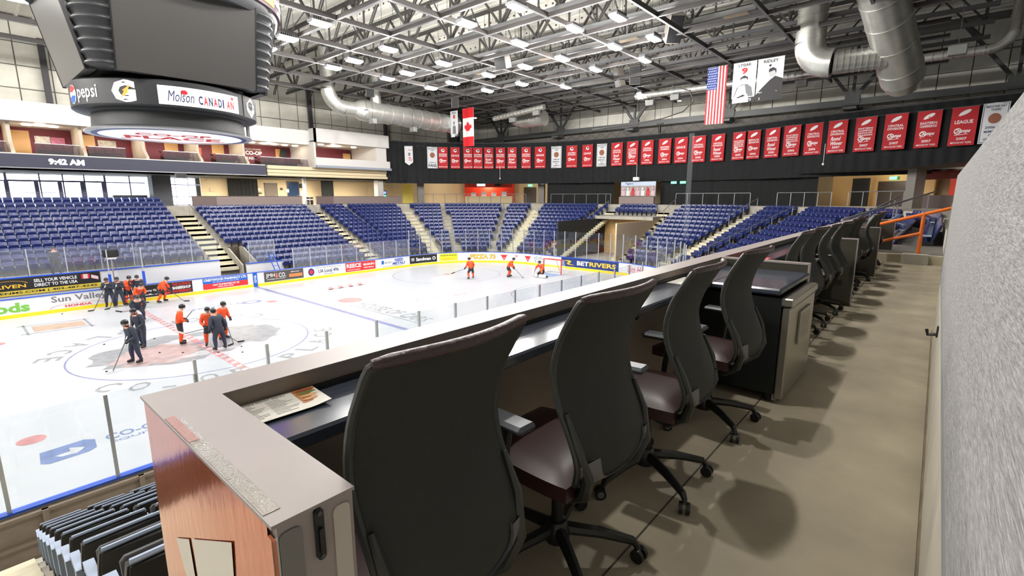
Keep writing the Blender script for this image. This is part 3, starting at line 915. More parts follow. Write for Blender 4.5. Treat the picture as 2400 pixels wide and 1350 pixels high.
# columns
for k, (x, y, r, m) in enumerate(((7.0, 31.6, .75, mat('column_dark', rgb(70, 72, 80), .7)), (19.5, 28.2, .16, M_white), (28.6, 27.6, .4, mat('column_pale', rgb(196, 192, 186), .7)))):
    q = MB()
    if k == 0: q.cbox((x, y, (ZC+9)/2), (1.5, 1.5, 9-ZC))
    else: q.cbox((x, y, (ZC+9)/2), (2*r, 2*r, 9-ZC))
    struct(q.build('pillar', m), ['dark square pillar between the bright windows', 'thin white post beside the stair landing', 'pale concrete pillar under the end of the suites'][k])
# windows on the far left
WIN = sroot('window_1', 'tall bright concourse windows with doors behind the far left seats')
M_frame = mat('window_frame_glare', rgb(150, 154, 196), .5)  # bluish tint paints the window glare onto the frames
M_pane = glass_mat('window_glass', (.97, .98, 1, 1), .03)
def winframe(p0, p1, w=.12): return beam('mullion', p0, p1, w, .1, M_frame, WIN)
xs = [-10, -7.5, -5.2, -3.1, -1.05, .45, 1.9, 3.35, 5.2, 6.35]
for a, b in zip(xs, xs[1:]):
    for z0, z1 in ((ZC, 7.9), (7.9, 9.0)):
        q = MB(); q.box((a+.05, 34.0, z0+.04), (b-.05, 34.02, z1-.04)); q.build('pane', M_pane, WIN)
    winframe((a, 34, ZC), (a, 34, 9.0), .1 if a not in (-3.1, 3.35) else .16)
winframe((-10, 34, 7.9), (6.4, 34, 7.9), .1); winframe((-10, 34, ZC+.03), (6.4, 34, ZC+.03), .1)
for x in (-3.1, -1.3, .2, 1.7, 3.2):
    winframe((x, 33.95, ZC), (x, 33.95, 7.95), .28)
winframe((-3.2, 33.95, 7.95), (3.3, 33.95, 7.95), .14)
xs = [7.75, 8.9, 10.05, 11.2]
for a, b in zip(xs, xs[1:]):
    for z0, z1 in ((ZC, 6.6), (6.6, 7.8), (7.8, 9.0)):
        q = MB(); q.box((a+.03, 34.0, z0+.03), (b-.03, 34.02, z1-.03)); q.build('pane', M_pane, WIN)
    winframe((a, 34, ZC), (a, 34, 9.0), .05)
for z in (ZC+.03, 6.6, 7.8): winframe((7.75, 34, z), (11.2, 34, z), .05)
t = thing('metal_bench', 'long grey metal bench standing before the bright windows', 'bench', (3.6, 32.8, ZC))
q = MB(); q.box((0, 0, .75), (2.6, .5, 1.0)); q.build('seat', M_steel, t)
for x in (.1, 2.4):
    q = MB(); q.box((x, .05, 0), (x+.1, .45, .75)); q.build('leg', M_steel, t)
q = MB(); q.tube([(-10, 28.4, ZC+1.15), (5.2, 28.4, ZC+1.15)], .03, 6); o = q.build('guard_rail', RAILM); tag(o, 'long thin guard rail behind the far left seats', 'railing')
# parapets
M_par = mat('parapet_taupe', rgb(138, 124, 120), .6)
M_par2 = mat('parapet_end', rgb(108, 92, 90), .6)
for nm, x0, x1, lab in (('parapet', 8.2, 18.5, 'long taupe parapet behind the far seat block'), ('parapet', 20.1, 31.4, 'taupe parapet behind the block under the press box')):
    t = thing(nm, lab, 'parapet', (0, 0, 0))
    q = MB(); q.box((x0, 26.9, ZC-.1), (x1, 27.05, 6.62)); q.build('panel', M_par, t)
    q = MB(); q.box((x0-.03, 26.85, 6.62), (x1+.03, 27.1, 6.66)); q.build('cap', M_par2, t)
    q = MB(); q.box((x0, 26.0, 5.3), (x1, 26.6, 5.62)); q.build('white_base', M_white, t)
    q = MB(); q.box((x0, 26.88, ZC), (x0+2.0, 26.9, 6.6)); q.build('end_panel', M_par2, t)
for x in (19.1, 19.5):
    t = thing('waste_bin', 'slim dark waste bin ' + ('left' if x < 19.3 else 'right') + ' of the pair at the stair landing', 'bin', (x, 26.8, ZC))
    q = MB(); q.lathe([(.0, 0), (.14, 0), (.16, .8), (.0, .8)], n=12); q.build('body', M_black, t, True)
    q = MB(); q.lathe([(.17, .5), (.17, .62)], n=12); q.build('white_band', M_white, t, True)
t = thing('game_machine', 'dark arcade machine with glowing blue and green screen', 'machine', (29.6, 28.2, ZC))
q = MB(); q.cbox((0, 0, .8), (.6, .6, 1.6)); q.build('cabinet', M_black, t)
q = MB(); q.cbox((0, -.31, 1.35), (.45, .02, .3)); q.build('screen', mat('screen_blue', rgb(40, 60, 255), .4, emit=(.1, .15, 1, 1), estr=3), t)
q = MB(); q.cbox((0, -.31, .95), (.45, .02, .25)); q.build('screen', mat('screen_green', rgb(60, 220, 120), .4, emit=(.1, .8, .3, 1), estr=2), t)

# ---- suites above the far concourse
SUI = sroot('wall_suites', 'upper suites with white fascia over the far concourse')
M_fascia = mat('fascia_white', rgb(214, 212, 208), .55)
M_maroon = mat('suite_maroon', rgb(112, 44, 56), .65)
M_suitefloor = mat('suite_floor', rgb(110, 96, 92), .8)
M_creamf = mat('cream_fascia', rgb(222, 206, 170), .6)
q = MB(); q.box((-16, 26.6, 9.0), (29, 36, 9.62)); q.build('slab', M_suitefloor, SUI)
q = MB(); q.box((-16, 26.5, 9.66), (14.8, 26.62, 9.74)); q.build('white_edge', M_fascia, SUI)
q = MB(); q.box((14.9, 26.2, 9.35), (28.9, 26.6, 9.7)); q.build('cream_band', M_creamf, SUI)
q = MB(); q.box((14.9, 26.35, 9.0), (28.9, 26.6, 9.3)); q.build('cream_band', M_creamf, SUI)
q = MB(); q.box((14.9, 26.25, 8.7), (29.0, 26.6, 8.96)); q.build('cream_band', M_creamf, SUI)
q = MB(); q.box((-16, 26.6, 8.7), (29, 36, 9.0)); q.build('soffit', mat('soffit_grey', rgb(120, 116, 110), .8), SUI)
q = MB(); q.box((-16, 26.55, 12.0), (19.6, 26.75, 13.45)); q.build('fascia', M_fascia, SUI)
q = MB(); q.box((19.6, 25.4, 12.25), (28.8, 25.6, 13.65)); q.build('fascia', M_fascia, SUI)
q = MB(); q.box((19.6, 25.4, 12.25), (19.8, 26.7, 13.65)); q.build('fascia_return', M_fascia, SUI)
q = MB(); q.box((19.6, 25.5, 12.25), (28.8, 31.2, 12.4)); q.box((-16, 26.6, 12.0), (19.6, 31.2, 12.15)); q.build('suite_ceiling', M_fascia, SUI)
q = MB(); q.box((-16, 31.0, 9.6), (19.6, 31.15, 12.1)); q.build('maroon_wall', M_maroon, SUI)
q = MB(); q.box((19.8, 31.0, 9.6), (27.0, 31.15, 12.3)); q.build('maroon_wall', M_maroon, SUI)
q = MB(); q.box((19.6, 25.45, 9.9), (28.9, 25.6, 10.7)); q.build('press_box_front', M_fascia, SUI)
q = MB(); q.box((19.6, 25.3, 9.66), (29.0, 25.6, 9.9)); q.build('press_box_ledge', mat('grey_band', rgb(150, 158, 172), .5), SUI)
q = MB(); q.box((19.55, 25.6, 9.65), (19.75, 31, 12.3)); q.build('partition', M_fascia, SUI)
q = MB(); q.box((27.2, 25.7, 9.65), (28.6, 31, 12.3)); q.build('partition', M_fascia, SUI)
M_part = mat('partition_beige', rgb(206, 196, 178), .6)
DIV = [-7.5, -3.0, 1.05, 5.1, 9.2, 13.2]
for x in DIV:
    q = MB(); q.prism([(26.7, 9.62), (31, 9.62), (31, 12.0), (27.6, 12.0), (27.6, 10.6), (26.7, 9.9)], lambda u, v, t: (t, u, v), x, x+.22); q.build('partition', M_part, SUI)
M_suiteglass = glass_mat('suite_glass', (.7, .67, .68, 1), .06, .05, .05)
M_suiteseat = mat('suite_seat_red', rgb(120, 34, 42), .5)
seatq = MB(); seatq.cbox((0, 0, .45), (.5, .48, .12), bev=.03); seatq.cbox((0, .24, .72), (.5, .1, .5), bev=.03)
SSEAT = seatq.mesh('suite_seat', M_suiteseat)
M_counter = mat('suite_counter_dark', rgb(70, 40, 44), .4)
M_doorw = mat('suite_door_wood', rgb(214, 168, 108), .5)
bays = [(-3.0, 1.05, 0), (1.05, 5.1, 1), (5.1, 9.2, 2), (9.2, 13.2, 3), (13.2, 19.5, 4), (-7.5, -3.0, 5)]
BW = {0: 'second suite from the clock', 1: 'suite above the clock', 2: 'suite behind the scoreboard', 3: 'suite right of the scoreboard', 4: 'wide party suite', 5: 'leftmost suite'}
for a, b, k in bays:
    g0 = a + (1.3 if k in (0, 2, 3, 4) else .3); g1 = b - .15 - (1.2 if k == 1 else 0)
    q = MB(); q.box((g0, 26.75, 9.75), (g1, 26.77, 10.5)); q.build('front_pane', M_suiteglass, SUI)
    beam('pane_rail', (g0, 26.76, 10.52), (g1, 26.76, 10.52), .04, .04, M_alu, SUI)
    n = int((g1-g0)/.56)
    for i in range(n):
        o = obj('suite_chair', SSEAT); o.location = (g0 + .28 + i*.56, 27.3, 9.62); tag(o, 'red seat, %s from the left in the %s' % (['first', 'second', 'third', 'fourth', 'fifth', 'sixth', 'seventh', 'eighth', 'ninth'][min(i, 8)], BW[k]), 'seat', 'red seats in the ' + BW[k])
    o = MB().box((g0+.2, 28.4, 10.55), (g1-.1, 28.9, 10.62)).box((g0+.25, 28.8, 9.62), (g1-.15, 28.85, 10.55)).build('suite_counter', M_counter)
    tag(o, 'dark counter at the back of the ' + BW[k], 'counter')
    dx = (a+.4) if k in (0, 1) else (b-1.6)
    q = MB(); q.box((dx, 30.92, 9.62), (dx+1.1, 31.0, 11.75)); q.build('suite_door', M_doorw, SUI)
    for j in range(2 if k != 4 else 5):
        q = MB(); q.lathe([(0, 0), (.28, 0), (.3, .06)], (a + 1.2 + j*(1.5 if k != 4 else 1.1), 28.2, 11.9), 12)
        q.build('pot_light', mat('pot_light', rgb(255, 236, 200), .5, emit=(1, .85, .62, 1), estr=6), SUI)
for (x, y, z, p) in ((-5.2, 28.6, 11.7, 70), (-1.0, 28.6, 11.7, 70), (3.1, 28.6, 11.7, 70), (7.1, 28.6, 11.7, 70), (11.2, 28.6, 11.7, 70), (16.3, 28.6, 11.7, 110), (23.3, 28.2, 12.0, 130)):
    l = bpy.data.lights.new('suite_lamp', 'POINT'); l.energy = p; l.color = (1, .84, .66); l.shadow_soft_size = .3
    o = bpy.data.objects.new('suite_lamp', l); COL.objects.link(o); o.parent = SUI; o.location = (x, y, z)
for j in range(3):
    q = MB(); q.lathe([(0, 0), (.28, 0), (.3, .06)], (21.2 + j*2.0, 27.2, 12.15), 12); q.build('pot_light', MATS['pot_light'], SUI)
q = MB(); q.box((26.0, 30.9, 9.65), (27.0, 31.0, 11.8)); q.build('suite_door', M_doorw, SUI)
for j, (w, hgt, c, x) in enumerate(((.95, .8, (220, 214, 206), -.75), (.9, .75, (206, 120, 150), .15), (1.25, .8, (196, 190, 176), 3.35), (1.1, 1.0, (200, 80, 40), 5.6), (.9, .7, (220, 90, 40), 10.2))):
    q = MB(); q.box((x-w/2, 30.9, 11.0-hgt/2), (x+w/2, 30.98, 11.0+hgt/2)); q.build('framed_picture', mat('picture_%d' % j, rgb(*c), .5, noise=.4, nscale=5), SUI)
q = MB(); put_text(q, '15', (5.4, 10.8, 5.85, 11.25), plane_fn((0, 30.89, 0), (1, 0, 0), (0, 0, 1)), bold=.03); q.build('number_print', M_letter_white, SUI)
fn = plane_fn((0, 30.96, 0), (1, 0, 0), (0, 0, 1))
q = MB(); put_text(q, 'SOUTH COUNTRY', (14.75, 11.45, 16.4, 11.62), fn); put_text(q, 'CO-OP', (14.75, 10.95, 16.45, 11.38), fn, bold=.05); put_text(q, 'COMMUNITY SUITE', (13.9, 10.45, 16.8, 10.75), fn, bold=.02); put_ring(q, 14.25, 11.3, .28, .36, fn, n=24); put_poly(q, ell(14.25, 11.3, .24, .24), fn); q.build('wall_lettering', M_letter_white, SUI)
q = MB(); q.cbox((18.6, 30.6, 11.3), (.7, .15, .9), rot=Matrix.Rotation(rad(12), 3, 'Y')); q.build('wall_speaker', M_black, SUI)
# led ribbon with the time
LED = thing('ribbon_display', 'long dark ribbon display showing the time 9:42 AM', 'display', (0, 26.45, 9.2))
q = MB(); q.box((-16, -.05, -.48), (14.8, .12, .45)); q.build('housing', mat('ribbon_dark', rgb(52, 54, 74), .5), LED)
q = MB(); put_text(q, '9:42 AM', (-1.12, -.22, .95, .22), plane_fn((0, -.06, 0), (1, 0, 0), (0, 0, 1)), bold=.04); q.build('digits', mat('led_white', rgb(255, 255, 255), .5, emit=(1, 1, 1, 1), estr=3.0), LED)
q = MB(); q.box((-16, -.06, -.53), (14.8, .1, -.49)); q.build('bottom_edge', M_alu, LED)
for x in (7.0,):
    q = MB(); q.box((x, -.2, -1.0), (x+.8, .2, -.55)); q.build('speaker_box', M_black, LED)
# ---- strip lights under the suites and over the end concourse
def strip_light(x0, x1, y, z, word):
    t = thing('strip_light', 'warm strip light ' + word, 'light', ((x0+x1)/2, y, z))
    w = x1-x0
    q = MB(); q.box((-w/2, -.1, 0), (w/2, .1, .08)); q.build('housing', M_steel, t)
    q = MB(); q.box((-w/2+.03, -.08, -.04), (w/2-.03, .08, 0)); q.build('tube', mat('tube_warm', rgb(255, 240, 200), .5, emit=(1, .88, .6, 1), estr=8), t)
    l = bpy.data.lights.new('strip_lamp', 'AREA'); l.shape = 'RECTANGLE'; l.size = w; l.size_y = .3; l.energy = CONCOURSE_WATTS; l.color = (1, .9, .74)
    o = bpy.data.objects.new('strip_lamp', l); COL.objects.link(o); o.parent = t; o.location = (0, 0, -.08)
for k, (a, b) in enumerate(((10.6, 12.0), (12.2, 13.6), (16.6, 18.0), (19.2, 20.6), (20.8, 22.2), (24.6, 26.0), (27.0, 28.2))):
    strip_light(a, b, 30.0, 8.6, ['first', 'second', 'third', 'fourth', 'fifth', 'sixth', 'seventh'][k] + ' from the windows under the suites')

# ---- white insulated walls and dark columns
def panel_wall(name, O, U, length, z0, z1, pw, ph, label):
    R_ = sroot(name, label)
    U = Vector(U); N = U.cross(Vector((0, 0, 1)))
    f = lambda u, z, d: tuple(Vector(O) + U*u + N*d + Vector((0, 0, z)))
    q = MB(); q.add([f(0, z0, -.05), f(length, z0, -.05), f(length, z1, -.05), f(0, z1, -.05)], [(0, 1, 2, 3)]); q.build('joint_backing', M_joint, R_)
    n = int(length/pw)
    rows = int((z1-z0)/ph + .5)
    me = MB().cbox((pw/2-.0, 0, ph/2), (pw-.07, .06, ph-.07), bev=.02).mesh('insulated_panel', M_insul)
    M3 = Matrix((( U.x, N.x, 0), (U.y, N.y, 0), (0, 0, 1))).to_4x4()
    for j in range(rows):
        for i in range(n):
            o = obj('panel', me, R_); o.matrix_basis = Matrix.Translation(Vector(f(i*pw, z0 + j*ph, 0))) @ M3
    return R_
panel_wall('wall_upper_far', (-22, 31.6, 0), (1, 0, 0), 66, 13.3, 20.5, 2.05, 1.75, 'white insulated panel wall above the far suites')
panel_wall('wall_upper_end', (48.3, 34, 0), (0, -1, 0), 74, 13.0, 20.5, 2.05, 1.75, 'white insulated panel wall behind the roof braces at the end')
M_colm = mat('column_steel', rgb(72, 70, 74), .5, .3)
for x in (.1, 10.2, 22.3, 32.5):
    q = MB(); q.box((x-.2, 31.0, 13.3), (x+.2, 31.35, 19)); struct(q.build('pillar', M_colm), 'dark steel column against the white far wall')
# remaining shell
q = MB(); q.box((-62, -46, 8.5), (56, -45.7, 21)); q.box((-62, -46, -.3), (56, -45.7, 8.5)); struct(q.build('wall_near', mat('shell_grey', rgb(130, 130, 128), .8)), 'wall behind the near stand')
q = MB(); q.box((-62, -46, -.3), (-61.7, 36.4, 21)); struct(q.build('wall_back', MATS['shell_grey']), 'wall at the unseen end')
q = MB(); q.box((53.5, -46, -.3), (53.8, 44, 21)); struct(q.build('wall_end', MATS['shell_grey']), 'outer wall behind the end concourse')
q = MB(); q.box((-62, 36.2, 9.0), (54, 36.5, 21)); q.box((11.4, 36.2, -.3), (54, 36.5, 9)); q.box((-62, 36.2, -.3), (-12, 36.5, 9)); q.box((-12, 36.2, -.3), (11.4, 36.5, ZC)); struct(q.build('wall_outer_far', MATS['shell_grey']), 'outer wall behind the far concourse')
q = MB(); q.box((-62, 34, -.3), (-10, 34.2, 9)); q.box((-10, 34, 8.95), (12, 34.2, 9.3)); struct(q.build('wall_far_left', M_beige), 'wall beside the concourse windows')
q = MB(); strip(q, -14, SE, 23.0, -.3, 23.0, ZC); q.build('bowl_back', M_concrete, CONC)

# ---- black curtain at the end and what shows beneath it
CUR = [(28.95, 26.6), (31.4, 26.0), (31.83, 25.55), (34.33, 24.2), (36.7, 22.5), (38.8, 20.5), (40.7, 18.3), (42.5, 15.5), (44.0, 11.9), (45.0, 7.9), (45.28, 4.1), (45.28, -3.45), (45.1, -7.3), (44.4, -10.9), (43.1, -14.35), (42.3, -17.8), (41.6, -21.6), (41.0, -25.4), (40.0, -31)]
M_curtain = mat('curtain_black', rgb(17, 21, 22), .85, noise=.25, nscale=1.5)
CO, CAT, CLEN = drape('stage_curtain', CUR, 8.25, 13.25, 'long black pleated curtain hanging round the end of the arena', .05, .8, M_curtain)
q = MB(); q.tube([(x, y, 13.3) for x, y in CUR], .05, 6); o = q.build('curtain_pipe', M_steel); tag(o, 'grey pipe carrying the black curtain', 'pipe')
# black drapes below, concession stand, doors
drape('drape', [(43.9, 13.2), (45.2, 9.5), (45.9, 4.8)], ZC, 8.4, 'black drape behind the end seats left of the team photo', .05, .7)
drape('drape', [(45.6, -1.2), (45.4, -7.0), (44.6, -12.0), (43.0, -16.6)], ZC, 8.4, 'black drape behind the end seats right of the team photo', .05, .7)
t = thing('team_photo_board', 'large printed team photo board above the end tunnel', 'board', (44.3, .9, ZC))
q = MB(); q.box((0, -2.1, .9), (.06, 2.1, 2.5)); q.build('print', mat('photo_print', rgb(170, 160, 158), .5, noise=.5, nscale=4), t)
q = MB(); q.box((-.02, -2.1, 2.05), (0, 2.1, 2.5)); q.build('title_strip', mat('title_blue', rgb(190, 205, 225), .5), t)
q = MB(); put_text(q, 'Tigers', (-1.6, 2.15, -.6, 2.4), lambda u, v: Vector((-.03, -u, v)), bold=.02); q.build('lettering', M_letter_navy, t)
for k in range(7):
    q = MB(); y = -1.8 + k*.6; q.lathe([(0, .3), (.12, .28), (.14, .1), (.1, 0)], (-.02, y, 1.55), 10); q.cbox((-.02, y, 1.25), (.03, .42, .6), bev=.01); q.build('player_print', mat('print_%d' % (k % 3), rgb(*((210, 180, 190), (200, 60, 60), (225, 225, 225))[k % 3]), .6), t)
q = MB(); q.box((43.9, -1.2, ZC), (44.1, 3.0, 6.6)); o = q.build('parapet', M_par); tag(o, 'taupe parapet under the team photo board', 'parapet')
t = thing('concession_stand', 'lit concession stand with red sign boards and counter', 'stall', (0, 0, 0))
A0, A1 = 28.26, 30.25     # along s, at d = 20
def arcbox(name, s0, s1, d0, d1, z0, z1, m, parent):
    q = MB(); band(q, s0, s1, d0, d1, z0, z1, step=.5); return q.build(name, m, parent)
M_stand_red = mat('stall_red', rgb(212, 60, 40), .5)
arcbox('red_sign', A0, A1, 19.8, 20.0, 7.9, 8.55, M_stand_red, t)
arcbox('counter', A0, A1, 19.2, 20.2, ZC, 6.7, mat('stall_counter', rgb(196, 178, 140), .6), t)
arcbox('back_wall', A0, A1, 22.2, 22.4, ZC, 8.5, M_stand_red, t)
arcbox('menu_screen', A0+.5, A0+.85, 19.7, 19.78, 8.05, 8.45, mat('menu_screen', rgb(160, 190, 210), .4, emit=(.6, .75, .9, 1), estr=1.0), t)
arcbox('menu_screen', A0+1.25, A0+1.5, 19.7, 19.78, 8.05, 8.45, M_black, t)
for k in range(4):
    arcbox('equipment', A0+.25+k*.42, A0+.45+k*.42, 21.0, 21.6, 6.7, 7.2+.15*(k % 2), M_alu, t)
l = bpy.data.lights.new('stall_lamp', 'POINT'); l.energy = 260; l.color = (1, .72, .42); l.shadow_soft_size = .4
o = bpy.data.objects.new('stall_lamp', l); COL.objects.link(o); o.parent = t; x, y, *_ = rp(29.2, 21.0); o.location = (x, y, 8.2)
def endthing(name, s0, s1, d, z0, z1, m, label, cat):
    q = MB(); band(q, s0, s1, d, d+.12, z0, z1, step=.5); return tag(q.build(name, m), label, cat)
endthing('double_door', 30.64, 31.12, 22.3, ZC, 7.95, mat('door_dark', rgb(60, 52, 46), .5), 'dark double door right of the concession stand', 'door')
endthing('yellow_partition', 25.76, 26.16, 21.0, ZC, 8.3, mat('yellow_glass_panel', rgb(205, 190, 90), .4), 'yellow lit panel in the far corner concourse', 'panel')
for (s0, lab) in ((26.14, 'pale concrete pillar left of the concession stand'), (31.55, 'pale concrete pillar right of the concession stand'), (51.2, 'grey pillar at the near corner concourse')):
    q = MB(); band(q, s0, s0+.27, 16.5, 17.2, ZC, 8.6); struct(q.build('pillar', mat('column_grey', rgb(128, 124, 118), .7)), lab)
# near corner concourse: beige wall, double doors, red stall
endthing('double_door', 49.0, 49.76, 21.5, ZC, 7.9, MATS['door_dark'], 'dark double door under a green exit sign beyond the counter', 'door')
endthing('dark_doorway', 48.52, 48.96, 20.6, ZC, 8.2, M_drape, 'dark open doorway beyond the near corner seats', 'doorway')  # flat dark panel painting the shade inside an open doorway
endthing('beige_partition', 47.78, 50.3, 21.7, ZC, 8.6, mat('warm_wall', rgb(206, 170, 116), .6), 'warm beige wall behind the dark double door', 'wall')
endthing('stall_counter', 50.78, 53.0, 19.0, ZC, 6.7, M_par2, 'grey counter front of the red stall beyond the counter', 'counter')
endthing('stall_sign', 50.78, 53.0, 19.0, 7.83, 8.4, mat('stall_sign_red', rgb(130, 40, 34), .5), 'dark red sign board of the stall beyond the counter', 'sign')
endthing('stall_partition', 50.7, 53.5, 21.5, ZC, 8.2, M_stand_red, 'orange red rear wall of the stall beyond the counter', 'wall')
for (s, d, p) in ((51.6, 20.3, 170), (49.4, 19.6, 110), (27.2, 19.5, 150), (31.3, 19.5, 110), (48.0, 19.0, 60)):
    x, y, *_ = rp(s, d)
    t = thing('ceiling_lamp', 'small warm concourse lamp near ' + {51.6: 'the red stall', 49.4: 'the dark double door beyond the counter', 27.2: 'the far corner', 31.3: 'the end double door', 48.0: 'the dark doorway'}[s], 'light', (x, y, 8.5))
    q = MB(); q.lathe([(0, -.06), (.2, -.05), (.24, .02), (.1, .05)], n=14); q.build('globe', MATS['tube_warm'], t, True)
    l = bpy.data.lights.new('lamp', 'POINT'); l.energy = p; l.color = (1, .86, .68); l.shadow_soft_size = .25
    o = bpy.data.objects.new('lamp', l); COL.objects.link(o); o.parent = t; o.location = (0, 0, -.35)
M_exit = mat('exit_green', rgb(70, 220, 150), .5, emit=(.2, 1, .6, 1), estr=1.5)
for (s, d, z, lab) in ((30.88, 22.2, 8.2, 'green exit sign over the end double door'), (49.38, 21.4, 8.15, 'green exit sign over the double door beyond the counter'), (42.6, 14.7, 8.1, 'green exit sign right of the team photo board'), (43.6, 14.7, 8.1, 'second green exit sign right of the team photo board')):
    q = MB(); band(q, s-.3/slen(s, d), s+.3/slen(s, d), d-.05, d, z-.12, z+.12); tag(q.build('exit_sign', M_exit), lab, 'sign')
# guard rails behind the end rows
def top_rail(s0, s1, lab):
    t = thing('guard_rail', lab, 'railing', (0, 0, 0))
    ss = ring_s(s0, s1, .6); d = 12.35
    q = MB(); q.tube([(*rp(s, d)[:2], 6.92) for s in ss], .035, 6); q.build('rail', RAILM, t)
    n = max(2, round((s1-s0)*slen((s0+s1)/2, d)/1.5))
    for k in range(n+1):
        x, y, *_ = rp(s0 + (s1-s0)*k/n, d); beam('post', (x, y, ZC-.3), (x, y, 6.92), .045, .045, RAILM, t)
top_rail(26.0, 29.5, 'grey guard rail left of the concession stand'); top_rail(30.0, 31.3, 'grey guard rail before the concession stand')
top_rail(32.6, 36.3, 'grey guard rail before the black drape left of the team photo'); top_rail(43.9, 47.2, 'grey guard rail above the end block right of the tunnel')
top_rail(48.3, 50.5, 'grey guard rail above the near corner block'); top_rail(51.2, 53.6, 'grey guard rail before the dark double door beyond the counter')
# ================================================================ roof
q = MB()
q.box((-62, -46, 20.6), (56, 37, 20.9)); ROOF = struct(q.build('ceiling', M_deckroof), 'white ribbed roof deck high above the ice')
me = MB().cbox((0, 0, 0), (.16, 84, .12)).mesh('deck_rib', M_deckroof)
for k in range(56):
    o = obj('deck_rib', me, ROOF); o.location = (-6 + k, -3.5, 20.54)
M_chord = mat('chord_brown', rgb(54, 50, 48), .55, .0, noise=.12)
M_chord2 = mat('chord_grey', rgb(112, 113, 114), .6, .0, noise=.1)
M_web = mat('web_dark', rgb(70, 68, 66), .55)
XB = [1.4, 5.2, 9.3, 12.95, 16.8, 20.7, 24.4, 28.4, 32.3, 36.1, 40.0, 43.8]
YB = [-20.9, -16.3, -11.6, -6.97, -2.33, 2.33, 6.97, 11.7, 16.3, 20.9]
GRID = sroot('ceiling_grid', 'steel beam grid under the roof')
for y in YB:
    beam('long_beam', (-16, y, 16.55), (45.8, y, 16.55), .11, .25, M_chord, GRID)
    beam('beam_flange', (-16, y, 16.37), (45.8, y, 16.415), .15, .02, M_chord2, GRID)  # flange paler than its beam, painting in bounce from the ice
for x in XB:
    beam('cross_beam', (x, -24, 16.55), (x, 25, 16.55), .1, .22, M_chord, GRID)
    beam('beam_flange', (x, -24, 16.4), (x, 25, 16.43), .13, .02, M_chord2, GRID)  # same painted ice bounce under the cross beams
for k, x in enumerate(XB[:-1]):
    xt = x + 1.2
    R_ = sroot('roof_truss', 'steel roof truss across the arena')
    beam('bottom_chord', (xt, -26, 17.25), (xt, 27, 17.25), .3, .22, M_chord2, R_)
    beam('top_chord', (xt, -26, 20.2), (xt, 27, 20.2), .25, .2, M_web, R_)
    y = -25.6; n = 0
    while y < 26:
        for w in (-.07, .07):
            beam('web_bar', (xt+w, y, 17.3), (xt+w, y+2.33, 20.1), .06, .09, M_web, R_)
            beam('web_bar', (xt+w, y+4.66, 17.3), (xt+w, y+2.33, 20.1), .06, .09, M_web, R_)
        beam('web_post', (xt, y, 17.3), (xt, y, 20.1), .1, .1, M_web, R_)
        if n % 2 == 0:
            beam('cross_brace', (xt, y, 17.3), (xt+1.9, y, 19.9), .07, .07, M_web, R_)
            beam('cross_brace', (xt, y, 17.3), (xt-1.9, y, 19.9), .07, .07, M_web, R_)
        y += 4.66; n += 1
    beam('castellated_purlin', (xt+1.3, -26, 19.9), (xt+1.3, 27, 19.9), .1, .3, M_deckroof, R_)
# holes of the purlins
me = MB().cbox((0, 0, 0), (.12, .16, .12)).mesh('purlin_hole', M_web)
hole = sroot('ceiling_purlin_hole', 'dark holes along the roof purlins')
for x in XB[:8]:
    for k in range(40):
        o = obj('purlin_hole', me, hole); o.location = (x+2.5, -14 + k*.6, 19.9)
# catwalks
M_cat = mat('catwalk_grey', rgb(118, 118, 116), .6)
M_catdeck = mat('catwalk_deck', rgb(176, 160, 136), .7)
for x, lab in ((25.75, 'long grey catwalk under the roof'), (35.0, 'second grey catwalk closer to the end wall')):
    t = thing('catwalk', lab, 'catwalk', (x, 0, 17.25))
    q = MB(); q.box((-.6, -15.5, -.05), (.6, 24, 0)); q.build('deck', M_cat, t)
    for s in (-1, 1):
        beam('side_beam', (s*.62, -15.5, .0), (s*.62, 24, 0), .08, .3, M_cat, t)
        beam('hand_rail', (s*.62, -15.5, 1.05), (s*.62, 24, 1.05), .05, .05, M_alu, t)
    for k in range(6):
        q = MB(); q.box((-.5, -15+k*7, -.12), (.5, -13.6+k*7, -.06)); q.build('deck_panel', M_catdeck, t)
    for k in range(10):
        for s in (-1, 1): beam('rail_post', (s*.62, -15.4+k*4, 0), (s*.62, -15.4+k*4, 1.05), .05, .05, M_cat, t)
# braces before the end wall
BR = sroot('ceiling_end_brace', 'V shaped steel braces before the white end wall')
M_brace = mat('brace_grey', rgb(90, 92, 92), .5, .3)
beam('tie_beam', (45.9, 32, 14.6), (45.9, -36, 14.6), .3, .55, M_brace, BR)
beam('ledge_beam', (46.6, 32, 13.7), (46.6, -36, 13.7), .9, .9, mat('ledge_grey', rgb(110, 106, 100), .7), BR)  # plain grey steel beam over the curtain
for y in (22.9, 12.7, 2.5, -7.8, -18.0, -28.0):
    beam('brace', (45.9, y, 14.8), (45.9, y+3.4, 19.4), .22, .26, M_brace, BR)
    beam('brace', (45.9, y, 14.8), (45.9, y-3.4, 19.4), .22, .26, M_brace, BR)
    beam('brace_post', (45.9, y, 14.8), (45.9, y, 20.4), .22, .22, M_brace, BR)
    q = MB(); q.cbox((45.85, y, 14.8), (.4, 1.1, .7)); q.build('gusset', M_brace, BR)
    q = MB(); q.prism([(44.6, 13.9), (45.9, 13.9), (45.9, 14.4), (44.6, 14.1)], lambda u, v, t: (u, t, v), y-.5, y+.5); q.build('bracket', M_brace, BR)
beam('pipe_run', (45.5, 30, 17.2), (45.5, -30, 17.2), .12, .12, M_chord2, BR)
# joists peeking over the curtain
JO = sroot('ceiling_joist', 'zigzag joists above the black curtain')
y = 13.0
k = 0
while y > -27:
    z0, z1 = (13.45, 14.1) if k % 2 == 0 else (14.1, 13.45)
    beam('joist_web', (45.6, y, z0), (45.6, y-.7, z1), .04, .04, M_web, JO); y -= .7; k += 1
